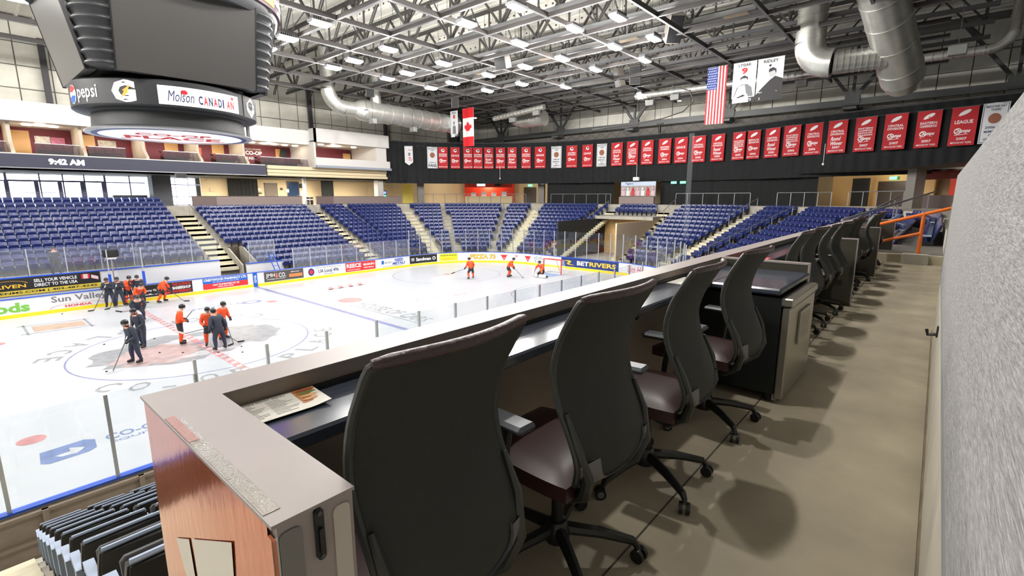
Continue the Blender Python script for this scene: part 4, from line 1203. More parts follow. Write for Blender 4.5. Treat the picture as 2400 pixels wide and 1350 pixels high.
# ---- rink lights
M_lamp = mat('lamp_led', rgb(255, 255, 255), .5, emit=(1, .96, .98, 1), estr=28)
hq = MB(); hq.cbox((0, 0, .1), (1.25, .55, .16), bev=.03); HOUS = hq.mesh('housing', M_alu)
lq = MB(); [lq.cbox((-.4+.2*k, 0, -.01), (.17, .46, .05)) for k in range(5)]; LENS = lq.mesh('led_panel', M_lamp)
fq = MB(); [fq.cbox((-.5+.125*k, 0, .25), (.02, .45, .16)) for k in range(9)]; FINS = fq.mesh('cooling_fins', M_steel)
vis = [(8.45, y) for y in (9.7, 6.7, 2.7)] + [(13.85, y) for y in (10.95, 8.06, 3.9, -3.5, -7.2)] + [(18.55, y) for y in (10.8, 8.1, 3.8, -3.44, -7.6, -10.4)] + \
      [(23.15, y) for y in (10.77, 7.9, 3.65, -.12, -3.5, -7.63, -10.33)] + [(27.25, y) for y in (7.7, 3.62, -3.73, -7.74)] + [(30.6, 1.37), (38.0, -2.2)]
hid = [(8.45, -3.5), (8.45, -7.6), (8.45, -10.4), (13.85, -10.6)] + [(-x, y) for x, y in vis if x < 28] + [(3.0, 10.6), (3.0, -10.6), (-3, 10.6), (-3, -10.6), (3.2, -7.2), (-3.2, -7.2), (-3.2, 7.2), (3.2, 7.2)]
ORD = ['first', 'second', 'third', 'fourth', 'fifth', 'sixth', 'seventh']
cols = sorted({x for x, y in vis})
lamps = bpy.data.lights.new('rink_lamp', 'POINT'); lamps.shadow_soft_size = .22; lamps.energy = ARENA_WATTS; lamps.color = (1, .97, .93)
for n, (x, y) in enumerate(vis + hid):
    if n < len(vis):
        col = sorted([b for a, b in vis if a == x], reverse=True)
        lab = 'bright rectangular rink light, %s from the far side in the %s row from the scoreboard' % (ORD[col.index(y)], ORD[cols.index(x)])
        t = thing('rink_light', lab, 'light', (x, y, 16.05), 0, 'rink lights under the roof')
    else:
        t = thing('rink_light', 'rectangular rink light under the roof outside the picture', 'light', (x, y, 16.05), 0, 'rink lights outside the picture')
    obj('housing', HOUS, t); obj('led_panel', LENS, t); obj('cooling_fins', FINS, t)
    for s in (-.45, .45): beam('hanger', (s, 0, .2), (s, 0, 4.55), .02, .02, M_steel, t)
    o = bpy.data.objects.new('rink_lamp', lamps); COL.objects.link(o); o.parent = t; o.location = (0, 0, -.32)
# small lamps
for (x, y, z, lab) in ((21.8, 19.0, 14.9, 'small round lamp hanging left of the big duct'), (44.2, -3.3, 16.3, 'small oval lamp before the white end wall'), (36.5, 18.6, 15.9, 'small round lamp beside the red and white flag')):
    t = thing('hanging_lamp', lab, 'light', (x, y, z))
    q = MB(); q.lathe([(0, -.03), (.22, -.02), (.26, .04), (.14, .15), (0, .17)], n=16); q.build('shade', M_alu, t, True)
    q = MB(); q.lathe([(0, -.05), (.19, -.04)], n=16); q.build('bulb', M_lamp, t)
    beam('rod', (0, 0, .2), (0, 0, 20.5-z), .02, .02, M_steel, t)
# ---- ducts
M_duct = mat('duct_galvanised', rgb(206, 206, 200), .32, .7, noise=.12, nscale=2.0)
def arc_pts(c, r, a0, a1, U, V, n=7):
    U, V, c = Vector(U), Vector(V), Vector(c)
    return [c + U*(r*math.cos(a0+(a1-a0)*i/n)) + V*(r*math.sin(a0+(a1-a0)*i/n)) for i in range(n+1)]
def duct(name, label, runs, r):
    t = thing(name, label, 'duct', (0, 0, 0))
    for pts, rr, seam in runs:
        q = MB(); q.tube(pts, rr, 20); q.build('duct_run', M_duct, t, True)
        if seam:
            P = [Vector(p) for p in pts]
            for a, b in zip(P, P[1:]):
                L = (b-a).length; n = max(1, int(L/seam)); d = (b-a).normalized()
                for k in range(n):
                    c = a + (b-a)*((k+.5)/n); q = MB(); q.tube([c-d*.03, c+d*.03], rr+.035, 20); q.build('seam_ring', M_duct, t, True)
    return t
E1 = arc_pts((19.9, 20, 16.6), 1.5, pi, 1.5*pi, (1, 0, 0), (0, 0, 1), 6)
duct('air_duct', 'big silver duct turning from the roof along the far wall', [([(18.4, 20, 20.2), (18.4, 20, 16.6)], .62, .35), (E1, .66, 0), ([(19.9, 20, 15.1), (21.0, 20, 15.1)], .66, 0), ([(21.0, 20, 15.1), (21.8, 20, 15.1)], [.66, 1.02], 0), ([(21.8, 20, 15.1), (35.0, 20.5, 15.1)], 1.02, 1.3), ([(23.6, 20, 15.6), (23.6, 20, 20)], .55, .4)], .9)
duct('air_duct', 'silver duct elbow beside the red and white flag', [([(40.5, 16.2, 20), (40.5, 16.2, 17.4)], .75, .5), (arc_pts((40.5, 14.6, 17.2), 1.6, 0, -pi/2, (0, 1, 0), (0, 0, 1), 6), .8, 0), ([(40.5, 14.6, 15.6), (40.5, 11.2, 15.6)], .85, 1.1)], .8)
E3 = arc_pts((29, -18.95, 15.7), 1.3, 0, -pi/2, (0, 1, 0), (0, 0, 1), 6)
duct('air_duct', 'very large silver duct hanging over the near corner', [([(24.6, -20.5, 19.2), (28.8, -21.6, 15.6), (31.4, -22.2, 13.5)], 1.08, 1.2), ([(31.4, -22.2, 13.5), (31.9, -22.3, 13.1)], [1.08, .85], 0), ([(29, -17.65, 20.3), (29, -17.65, 15.7)], .8, .4), (E3, .82, 0), ([(29, -18.95, 14.4), (29.6, -21.6, 14.4)], .62, .3)], 1)
duct('air_duct', 'long thin silver pipe duct running before the end wall', [([(38, -1.6, 16.0), (38, -26.0, 15.75)], .28, .5), (arc_pts((38, -26.0, 16.75), 1.0, -pi/2, -pi, (0, 1, 0), (0, 0, 1), 5), .3, 0), ([(38, -27.0, 16.75), (38, -27.0, 20)], .28, .5)], .3)
duct('air_duct', 'short silver pipe duct left of the end wall', [([(37, 16.0, 15.6), (37, 8.6, 16.1)], .28, .5)], .3)
for (x, y, z, lab) in ((37.8, -3.2, 15.2, 'first white air box under the thin pipe'), (37.8, -5.6, 15.4, 'second white air box under the thin pipe'), (37.8, -15.6, 15.15, 'third white air box under the thin pipe'), (36.9, 13.0, 15.15, 'white air box under the short pipe'), (36.9, 9.6, 15.55, 'second white air box under the short pipe'), (30, -24.5, 14.3, 'pale box beside the very large duct'), (22.5, 19.0, 14.0, 'white heater box under the big far duct'), (27.5, 19.0, 13.7, 'second white heater box under the big far duct')):
    t = thing('air_box', lab, 'box', (x, y, z)); q = MB(); q.cbox((0, 0, 0), (.45, .8, .5), bev=.04); q.build('case', mat('air_box_grey', rgb(132, 134, 130), .5), t); beam('strap', (0, 0, .25), (0, 0, 20.45-z), .03, .03, M_steel, t)
# ---- hanging loudspeakers
M_spk = mat('speaker_grey', rgb(128, 122, 114), .6)
def hung_speaker(x, y, z, rz, tilt, sz, lab):
    t = thing('loudspeaker', lab, 'speaker', (x, y, z), rz)
    R_ = Matrix.Rotation(tilt, 3, 'Y')
    q = MB(); q.cbox((0, 0, 0), sz, rot=R_, bev=.05); q.build('cabinet', M_spk, t)
    q = MB(); q.cbox(R_ @ Vector((-sz[0]/2-.01, 0, 0)), (.03, sz[1]*.9, sz[2]*.92), rot=R_); q.build('grille', M_black, t)
    for s in (-.3, .3): beam('hanger', (0, s*sz[1], sz[2]*.4), (0, s*sz[1], 20.5-z), .03, .03, M_steel, t)
hung_speaker(24.4, -11.0, 16.9, rad(40), rad(-35), (.8, .9, 1.7), 'large grey loudspeaker tilted below the roof beams')
hung_speaker(32.9, -4.1, 16.7, rad(20), rad(-20), (.8, .9, 1.5), 'grey loudspeaker hung before the white end wall')
hung_speaker(32.9, -2.6, 16.7, rad(-20), rad(-15), (.7, .6, 1.5), 'narrow grey loudspeaker beside the one at the end wall')
hung_speaker(22.2, 1.3, 16.5, rad(10), rad(-20), (.8, 1.0, .9), 'boxy grey loudspeaker in a yoke over the rink')
hung_speaker(21, 17, 16.4, rad(60), rad(-25), (.7, .8, 1.0), 'grey loudspeaker above the big far duct')
hung_speaker(29, 14, 16.2, rad(50), rad(-25), (.6, .7, 1.2), 'grey loudspeaker over the far corner')
for (x, y, z, lab) in ((44.5, -1.2, 13.6, 'small black spotlight hung over the banners'), (44.6, -6.2, 14.4, 'second small black spotlight hung over the banners')):
    t = thing('spotlight', lab, 'spotlight', (x, y, z)); q = MB(); q.tube([(0, 0, -.3), (0, 0, .4)], .14, 12); q.build('barrel', M_black, t, True); q = MB(); q.cbox((0, 0, .65), (.2, .7, .12)); q.build('yoke', M_black, t)
    beam('cord', (0, 0, .7), (0, 0, 2.5), .02, .02, M_black, t)
# drop rods and small projectors under the curtain
for (x, y, z, lab) in ((44.3, 14.2, 8.35, 'small white projector box below the curtain left of the end tunnel'), (44.0, 1.0, 8.55, 'small white projector box hung over the team photo'), (43.8, -13.2, 8.75, 'small white sign box below the curtain beyond the counter'), (40.2, 18.0, 8.9, 'small lamp on a rod before the far corner curtain'), (40.6, -17.2, 9.2, 'small lamp on a rod before the near corner curtain')):
    t = thing('hanging_box', lab, 'fixture', (x, y, z)); q = MB(); q.cbox((0, 0, 0), (.3, .7, .38) if 'box' in lab else (.15, .15, .2), bev=.03); q.build('case', M_white, t)
    beam('rod', (0, 0, .15), (0, 0, 1.6), .03, .03, M_white, t)
# safety net hoop and seam
t = thing('safety_net', 'faint safety net with curved hoop and pale seam over the near corner glass', 'net', (0, 0, 0))
q = MB(); q.tube([(31, -1.2, 12.3), (31, -5.3, 12.42), (31, -7.6, 12.6), (31, -9.2, 12.95), (31, -9.95, 13.6), (31, -9.6, 14.4), (31, -8.2, 14.9)], .05, 6); q.build('hoop', M_chord, t, True)
q = MB(); q.box((30.99, -10.2, 3.45), (31.0, -9.8, 11.3)); q.build('seam', glass_mat('net_seam', (.98, .98, .98, 1), .0, .5, .03), t)
# ================================================================ scoreboard
SB = thing('scoreboard', 'black four sided scoreboard hanging over centre ice', 'scoreboard', (0, 0, 0))
M_sb = mat('scoreboard_black', rgb(44, 46, 48), .45)
M_sb2 = mat('scoreboard_charcoal', rgb(66, 68, 70), .5)
M_screen = mat('screen_off', rgb(74, 73, 72), .32, spec=.6)
q = MB(); q.lathe([(0, 9.07), (2.72, 9.06), (2.86, 9.04), (2.9, 9.1), (2.66, 9.2), (2.62, 9.72), (2.75, 9.8), (3.0, 9.82)], n=72); q.build('drum', M_sb2, SB, True)
q = MB(); q.lathe([(2.7, 9.03), (2.9, 9.03), (2.92, 9.08), (2.86, 9.13)], n=72); q.build('rim', M_alu, SB, True)
M_disc = mat('disc_white', rgb(235, 235, 240), .4, emit=(1, 1, 1, 1), estr=.25)
q = MB(); q.lathe([(0, 9.025), (2.5, 9.025)], n=72); q.build('bottom_disc', M_disc, SB)
cd = Vector((-.265, -.964)); cr = Vector((.964, -.265))
dfn = lambda u, v: Vector((cr.x*u + cd.x*v, cr.y*u + cd.y*v, 9.018))
q = MB(); put_text(q, 'CO-OP', (-1.3, .35, 1.3, 1.2), dfn, bold=.03); put_text(q, 'PLACE', (-1.7, -1.1, 1.7, .1), dfn, bold=.03); put_ring(q, 0, 0, 2.1, 2.22, dfn, n=40, a0=-2.6, a1=-.5); q.build('disc_lettering', M_letter_red, SB)
q = MB(); q.lathe([(2.5, 9.024), (2.7, 9.026)], n=72); q.build('disc_edge', A_navy, SB)
q = MB(); q.lathe([(2.7, 9.78), (3.1, 9.8), (3.16, 9.85), (3.16, 10.68), (3.1, 10.74), (2.3, 10.85)], n=72); q.build('lower_ring', M_sb, SB, True)
def cyl_fn(r, z0=0.0):
    return lambda u, v: Vector((r*math.cos(rad(u)), r*math.sin(rad(u)), v + z0))
CA = -105.4
f1 = cyl_fn(3.172, -.72)
M_glowwhite = mat('sign_glow_white', rgb(245, 240, 240), .5, emit=(1, .95, .97, 1), estr=.45)
q = MB(); put_text(q, 'pepsi', (CA-60, 10.63, CA-42, 11.2), f1, bold=.01); q.build('lettering', M_glowwhite, SB)
q = MB(); put_poly(q, ell(CA-67, 10.95, 5, .33), f1); o = q.build('globe_sign', M_glowwhite, SB)
q = MB(); put_poly(q, [(CA-71.5, 11.05), (CA-67, 11.02), (CA-62.5, 11.12), (CA-65, 11.24), (CA-67, 11.27), (CA-69.5, 11.22)], cyl_fn(3.178, -.72)); q.build('red_half', A_red, o)
q = MB(); put_poly(q, [(CA-71.5, 10.85), (CA-69.5, 10.68), (CA-67, 10.63), (CA-64.5, 10.68), (CA-62.5, 10.88), (CA-67, 10.92)], cyl_fn(3.178, -.72)); q.build('blue_half', A_blue, o)
q = MB(); put_text(q, 'G', (CA-32, 10.6, CA-18, 11.36), f1, bold=.06); o = q.build('letter_sign', M_glowwhite, SB)
q = MB(); put_poly(q, [(CA-27, 10.72), (CA-24.5, 10.98), (CA-25.5, 11.0), (CA-20.5, 11.2), (CA-22.5, 10.98), (CA-21.5, 10.96)], cyl_fn(3.18, -.72)); q.build('bolt', mat('bolt_orange', rgb(240, 140, 40), .5, emit=(1, .4, .05, 1), estr=.6), o)
def curved_panel(name, a0, a1, z0, z1, r, m, parent, th=.03):
    q = MB(); n = 12
    vs = []
    for i in range(n+1):
        a = rad(a0 + (a1-a0)*i/n)
        for rr, z in ((r, z0), (r+th, z0), (r+th, z1), (r, z1)): vs.append((rr*math.cos(a), rr*math.sin(a), z))
    fs = []
    for i in range(n):
        for k in range(4): fs.append((4*i+k, 4*i+(k+1) % 4, 4*i+4+(k+1) % 4, 4*i+4+k))
    fs += [(3, 2, 1, 0), (4*n, 4*n+1, 4*n+2, 4*n+3)]
    q.add(vs, fs); return q.build(name, m, parent, True)
o = curved_panel('beer_sign', CA-6, CA+46, 9.88, 10.53, 3.15, M_glowwhite, SB)
f2 = cyl_fn(3.19, -.72)
q = MB(); put_text(q, 'Molson', (CA-1, 10.72, CA+14, 11.1), f2, bold=.0, shear=.3); put_text(q, 'CNDI', (CA+16, 10.72, CA+17, 10.73), f2); q.build('script', M_letter_navy, o)
for i, ch in enumerate('CANADIAN'):
    q = MB(); w = 3.2; put_text(q, ch, (CA+16.5+i*w, 10.7, CA+16.5+i*w+(w-.6 if ch != 'I' else 1.0), 11.02), f2, bold=.03); q.build('lettering', M_letter_red if ch in 'AI' and i in (1, 3, 6) or ch == 'N' and i == 7 else M_letter_navy, o)
q = MB(); put_poly(q, ell(CA+8.5, 11.07, 2.2, .09, 6), f2); put_poly(q, ell(CA+40.5, 11.12, 1.3, .07, 5), f2); put_text(q, 'LAGER', (CA+43.2, 10.7, CA+44.8, 10.74), f2); q.build('leaf', A_red, o)
o = curved_panel('round_badge', CA+52, CA+73, 9.83, 10.68, 3.15, M_sb, SB)
q = MB(); put_poly(q, [(CA+56, 10.85), (CA+62.5, 10.58), (CA+69, 10.85), (CA+69, 11.1), (CA+62.5, 11.37), (CA+56, 11.1)], f2); o2 = q.build('hexagon_sign', M_glowwhite, o)
q = MB(); put_text(q, 'CO-OP', (CA+59, 11.12, CA+66, 11.2), cyl_fn(3.2, -.72)); put_text(q, 'PREMIUM', (CA+57, 10.92, CA+68, 11.04), cyl_fn(3.2, -.72), bold=.02); put_text(q, 'BEER', (CA+59.5, 10.74, CA+65.5, 10.82), cyl_fn(3.2, -.72)); q.build('lettering', M_letter_black, o)
curved_panel('round_badge', CA+80, CA+97, 9.83, 10.63, 3.15, mat('badge_white', rgb(228, 226, 228), .5), SB)
# four tilted screens and ribbed corners
for k in range(4):
    Rm = Matrix.Rotation(k*pi/2, 4, 'Z')
    q = MB()
    q.prism([(-3.0, 10.86), (-2.7, 10.86), (-3.3, 14.6), (-3.75, 14.6)], lambda u, v, t: tuple(Rm @ Vector((t, u, v))), -2.27, 2.27)
    o = q.build('screen', M_screen, SB); o['label'] = 'dark switched off video screen'
    for s in (-1, 1):
        q = MB(); q.prism([(-3.01, 10.84), (-2.9, 10.84), (-3.6, 14.6), (-3.77, 14.6)], lambda u, v, t: tuple(Rm @ Vector((t, u, v))), s*2.27, s*2.31); q.build('screen_edge', M_black, o)
    prof = []
    z = 10.95
    c = Rm @ Vector((-2.35, -2.35, 0))
    while z < 14.4:
        b = .62 + .14*(z-10.95)
        prof += [(b-.03, z), (b, z+.02), (b+.035, z+.05), (b+.045, z+.09), (b+.03, z+.13), (b-.0, z+.16), (b-.03, z+.19)]
        z += .34
    q = MB(); q.lathe([(0, 10.9)] + prof, c, 28); q.build('ribbed_corner', M_sb, SB, True)
q = MB(); q.lathe([(0, 10.8), (2.6, 10.82), (2.9, 11.2), (2.9, 14)], n=40); q.build('core', M_black, SB)
q = MB(); q.lathe([(3.4, 13.8), (4.15, 13.7), (4.3, 13.85), (4.35, 14.1)], n=72); q.build('ring_lip', M_sb2, SB, True)
q = MB(); q.lathe([(4.35, 14.05), (4.45, 14.08), (4.47, 16.0), (4.3, 16.05), (3.4, 16.05)], n=72); q.build('upper_ring', mat('ring_maroon', rgb(70, 40, 58), .5), SB, True)
f3 = cyl_fn(4.49)
o = curved_panel('yellow_panel', CA+44, CA+62, 14.2, 15.8, 4.46, mat('ring_yellow', rgb(246, 196, 70), .5, emit=(1, .6, .1, 1), estr=.5), SB)
q = MB(); put_text(q, 'TH', (CA+47, 14.45, CA+59, 15.6), cyl_fn(4.5), bold=.04); q.build('lettering', M_glowwhite, o)
q = MB(); put_text(q, 'Medicine Hat', (CA+63, 14.35, CA+89, 14.75), f3, bold=.01); put_text(q, 'TIGERS', (CA+66, 15.0, CA+86, 15.3), f3); q.build('lettering', M_glowwhite, SB)
curved_panel('violet_panel', CA+8, CA+42, 14.15, 15.8, 4.46, mat('ring_violet', rgb(110, 70, 170), .5, emit=(.3, .12, .8, 1), estr=.6), SB)
curved_panel('blue_panel', CA-95, CA-70, 14.1, 15.8, 4.46, mat('ring_blue', rgb(150, 190, 235), .5, emit=(.3, .55, 1, 1), estr=.5), SB)
for s in (-1.5, 1.5):
    for u in (-1.5, 1.5): beam('hoist_cable', (s, u, 16), (s, u, 20.4), .06, .06, M_steel, SB)
q = MB(); q.cbox((2.75, -.6, 9.4), (.1, .12, .6)); q.build('side_lamp', M_alu, SB)
# ================================================================ banners and flags
M_bred = mat('banner_red', rgb(190, 34, 42), .75, noise=.1, nscale=2)
M_bwhite = mat('banner_white', rgb(222, 224, 226), .75, noise=.05)
M_emb = mat('emblem_brown', rgb(150, 96, 70), .7)
M_pgrey = mat('print_grey', rgb(120, 122, 126), .7)
BX = [(958, 31.83, 25.55), (1012, 34.33, 24.2), (1037, 35.46, 23.44), (1066, 36.68, 22.51), (1096, 37.92, 21.43), (1120, 38.81, 20.54), (1146, 39.76, 19.49), (1173, 40.68, 18.33), (1201, 41.55, 17.07), (1234, 42.47, 15.52), (1268, 43.29, 13.85), (1306, 44.04, 11.91), (1342, 44.61, 9.97), (1380, 45.01, 7.93), (1414, 45.22, 6.08), (1449, 45.28, 4.13), (1486, 45.28, 2.15), (1521, 45.28, .35), (1562, 45.28, -1.67), (1600, 45.28, -3.45), (1642, 45.26, -5.33), (1688, 45.1, -7.34), (1737, 44.73, -9.44), (1773, 44.37, -10.87), (1818, 43.78, -12.64), (1863, 43.06, -14.35), (1909, 42.9, -16.0), (1970, 42.3, -17.8), (2034, 41.9, -19.7), (2106, 41.4, -21.6), (2183, 41.3, -23.5), (2266, 40.9, -25.4), (2340, 40.2, -26.9)]
KIND = ['pennant', 'fans', 'ED', 'LG', 'ED', 'ED', 'CD2', 'ED', 'CD2', 'ED', 'LG', 'W87', 'ED', 'LG', 'W88', 'CD2 2004', 'ECR 2004', 'CD 2004', 'EC 2004', 'LG 2004', 'CD 2005', 'CD2 2005', 'ECR 2005', 'RS 2006', 'CD2 2006', 'ECR 2006', 'CD 2006', 'CD2 2007', 'ECR 2007', 'CD 2007', 'EC 2007', 'LG 2007', 'W07']
TXTS = {'ED': ['EASTERN', 'DIVISION'], 'LG': ['LEAGUE'], 'CD': ['CENTRAL', 'DIVISION'], 'CD2': ['CENTRAL', 'DIVISION'], 'EC': ['EASTERN', 'CONFERENCE'], 'ECR': ['EASTERN', 'CONFERENCE', 'REGULAR', 'SEASON'], 'RS': ['REGULAR', 'SEASON']}
def cloth_banner(name, label, cat, P, tan, w, h, m, seed, pts=None, group=None, amp=.03):
    """cloth hanging from P (top centre), tan: direction to the viewer's right; returns root and print mapping"""
    T = Vector((tan[0], tan[1], 0)).normalized(); N = T.cross(Vector((0, 0, 1)))
    P = Vector(P)
    o = thing(name, label, cat, P, 0, group)
    ph = seed*1.7
    def wav(u, v): return amp*math.sin(u*3.1*pi/max(w, .1)*.6 + ph)*(v/h) + amp*.5*math.sin(u*7/w+ph*2)
    def fn(u, v, off=0.0):         # u from -w/2..w/2, v from 0 (top) down to h
        return T*u + N*(wav(u, v) + off) + Vector((0, 0, -v))
    q = MB()
    if pts is None:
        q.shell(lambda a, b: (fn((a-.5)*w, (1-b)*h), N), 8, 6, .012)
    else:
        q.prism(pts, lambda u, v, t: tuple(fn(u, v, t)), -.006, .006)
    q.build('cloth', m, o, True)
    q = MB(); q.tube([T*(-w/2-.04), T*(w/2+.04)], .02, 6); q.build('hanging_rod', M_alu, o)
    return o, (lambda u, v: fn(u, h - v, .012))
nred = sum(1 for k in KIND if k.split()[0] in TXTS)
idx = 0
for n, ((px, x, y), kind) in enumerate(zip(BX, KIND)):
    # tangent of the curtain there
    best = min(range(len(CUR)-1), key=lambda k: (Vector(CUR[k])*.5 + Vector(CUR[k+1])*.5 - Vector((x, y))).length)
    a, b = Vector(CUR[best]), Vector(CUR[best+1])
    tan = (b-a).normalized()
    inward = Vector((tan.y, -tan.x))
    if inward.dot(Vector((-x, -y))) < 0: inward = -inward
    P = (x + inward.x*.28, y + inward.y*.28, 12.72)
    W_, H_ = (1.22 if n in (22, 23) else 1.16 if 2 <= n <= 9 else 1.4), 2.6
    k = kind.split()
    yr = k[1] if len(k) > 1 else ''
    fromright = len(BX) - n
    if kind == 'pennant':
        o, pf = cloth_banner('pennant', 'white pointed pennant with red lettering at the far end of the banner row', 'banner', P, tan, 1.0, 2.3, M_bwhite, n, [(-.5, 0), (.5, 0), (.5, 1.95), (0, 2.3), (-.5, 1.95)])
        q = MB(); put_text(q, 'MEMORIAL CUP', (-.4, 1.75, .4, 1.9), pf); put_text(q, 'MEDICINE HAT', (-.42, .55, .42, .75), pf, bold=.02); put_text(q, 'TIGERS', (-.3, .8, .3, 1.0), pf); q.build('lettering', M_letter_red, o)
        q = MB(); put_poly(q, [(-.2, 1.15), (.2, 1.15), (.2, 1.5), (-.2, 1.5)], pf); q.build('emblem', M_pgrey, o)
        continue
    if kind == 'fans' or kind[0] == 'W':
        lab = {'fans': 'white THANK YOU FANS banner with brown emblem among the red banners', 'W87': 'white banner reading 1986-87 memorial cup champions', 'W88': 'white banner reading 1987-88 memorial cup champions', 'W07': 'white banner at the right end of the row partly behind the fabric wall'}[kind]
        o, pf = cloth_banner('banner', lab, 'banner', P, tan, 1.3, H_, M_bwhite, n)
        q = MB(); put_text(q, 'MEDICINE HAT', (-.5, 2.3, .5, 2.44), pf, bold=.02); put_text(q, 'TIGERS', (-.25, 2.1, .25, 2.24), pf, bold=.02)
        if kind == 'fans': put_text(q, 'THANK YOU', (-.45, .62, .45, .78), pf, bold=.02); put_text(q, 'FANS', (-.5, .15, .5, .52), pf, bold=.03)
        else:
            put_text(q, {'W87': '1986-87', 'W88': '1987-88', 'W07': '2006-07'}[kind], (-.4, .95, .4, 1.12), pf, bold=.02)
            for j, s in enumerate(('MEMORIAL', 'CUP', 'CHAMPIONS')): put_text(q, s, (-.42 if s != 'CUP' else -.18, .68-.24*j, .42 if s != 'CUP' else .18, .84-.24*j), pf, bold=.02)
        for (u0, v0, u1, v1) in ((-.6, .06, .6, .09), (-.6, 2.5, .6, 2.53), (-.6, .06, -.57, 2.53), (.57, .06, .6, 2.53)): put_poly(q, [(u0, v0), (u1, v0), (u1, v1), (u0, v1)], pf)
        q.build('lettering', M_letter_navy if kind == 'W07' else M_letter_black, o)
        q = MB(); put_poly(q, ell(0, 1.6, .32, .33), pf); q.build('emblem', M_emb, o)
        continue
    idx += 1
    words_ = TXTS[k[0]]
    lab = 'red %s banner%s, %s from the right end of the row' % (' '.join(words_).lower(), ' of ' + yr if yr else '', {1: 'first'}.get(fromright, str(fromright) + 'th' if fromright not in (2, 3, 21, 22, 23, 31, 32, 33) else {2: 'second', 3: 'third', 21: '21st', 22: '22nd', 23: '23rd', 31: '31st', 32: '32nd', 33: '33rd'}[fromright]))
    o, pf = cloth_banner('banner', lab, 'banner', P, tan, W_, H_, M_bred, n, None, 'red championship banners on the black curtain')
    q = MB()
    if yr:
        put_poly(q, ell(0, 2.22, .34, .13, 18, 0, rad(28)), pf); put_poly(q, [(-.36, 2.02), (-.2, 2.0), (-.05, 2.1), (-.2, 2.12)], pf)
    else:
        put_poly(q, [(-.22, 2.3), (.12, 2.42), (.22, 2.12), (.05, 1.98), (-.18, 2.08)], pf)
    L = len(words_); hh = .17 if L < 3 else .12
    top = 1.82 if L > 1 else 1.72
    if k[0] == 'LG': hh = .24
    for j, s in enumerate(words_):
        put_text(q, s, (-.48, top-hh-(hh+.05)*j, .48, top-(hh+.05)*j), pf, bold=.02)
    if k[0] == 'CD2':
        put_text(q, 'Round', (-.42, 1.0, .3, 1.32), pf, bold=.02, shear=.3); put_text(q, 'Winner', (-.42, .64, .45, .94), pf, bold=.02, shear=.3)
    else:
        put_text(q, 'Champs', (-.45, .8, .42, 1.12), pf, bold=.03, shear=.35); put_poly(q, [(-.4, .7), (.3, .76), (.3, .79), (-.4, .74)], pf); put_ring(q, -.25, .98, .16, .21, pf, n=16)
    if yr: put_text(q, yr, (-.28, .38, .28, .56), pf, bold=.02)
    put_text(q, 'MEDICINE HAT TIGERS', (-.55, .14, .55, .26), pf, bold=.01)
    q.build('lettering', M_letter_white, o)
    if not yr:
        q = MB(); put_poly(q, [(-.12, 2.28), (.1, 2.34), (.16, 2.2), (-.02, 2.12)], lambda u, v: pf(u, v) + inward.to_3d()*.006); q.build('emblem', M_letter_black, o)
q = MB(); q.tube([(x, y, 12.78) for x, y in [(b[1], b[2]) for b in BX]], .012, 4); tag(q.build('banner_wire', M_alu), 'thin wire line above the banner row', 'wire')
# hanging flags: viewer looks along +x so right is -y
FT = (0, -1)
o, pf = cloth_banner('flag', 'large red white and blue striped flag hanging vertically', 'flag', (33.4, -10.72, 16.35), FT, 1.45, 4.2, mat('flag_white', rgb(232, 226, 222), .75), 2, None, None, .07)
q = MB()
def qstrip(q, pf, u0, u1, v0, v1, n=8):
    q.grid(lambda a, b: pf(u0+(u1-u0)*a, v0+(v1-v0)*b) + Vector((-.01, 0, 0)), 8 if u1-u0 > .5 else 2, n)
for k in range(7):
    a = -.725 + 2*k*1.45/13
    v1 = 4.2 if a >= .05 else 2.55
    qstrip(q, pf, a, a+1.45/13, 0, v1)
q.build('red_stripes', mat('flag_red', rgb(186, 44, 52), .75), o)
q = MB(); qstrip(q, pf, -.725, .055, 2.55, 4.2); q.build('blue_canton', mat('flag_blue', rgb(38, 56, 128), .75), o)
q = MB()
for i in range(9):
    for j in range(6 if i % 2 == 0 else 5):
        c = (-.665 + j*.125 + (0 if i % 2 == 0 else .0625), 2.65 + i*.18)
        pts = []
        for s in range(10):
            rr = .052 if s % 2 == 0 else .022; an = pi/2 + s*pi/5; pts.append((c[0]+rr*math.cos(an), c[1]+rr*math.sin(an)))
        put_poly(q, pts, lambda u, v: pf(u, v) + Vector((-.02, 0, 0)))
q.build('star_field', M_letter_white, o)
o, pf = cloth_banner('flag', 'tall red and white flag with a red maple leaf', 'flag', (33.4, 16.65, 16.4), FT, 1.75, 4.15, mat('flag_white', rgb(232, 226, 222), .75), 4, None, None, .05)
q = MB(); qstrip(q, pf, -.875, .875, 3.1, 4.15); qstrip(q, pf, -.875, .875, 0, 1.05); q.build('red_bands', mat('leaf_red', rgb(214, 32, 40), .75), o)
leaf = [(0, -.85), (.04, -.45), (.45, -.5), (.38, -.35), (.8, 0), (.68, .08), (.75, .32), (.5, .28), (.45, .4), (.25, .18), (.32, .62), (.15, .52), (0, .85)]
leaf = leaf + [(-a, b) for a, b in reversed(leaf[1:-1])]
q = MB(); put_poly(q, [(a*.82, 2.08 + b*.82) for a, b in leaf], lambda u, v: pf(u, v) + Vector((-.022, 0, 0))); q.build('maple_leaf', MATS['leaf_red'], o)
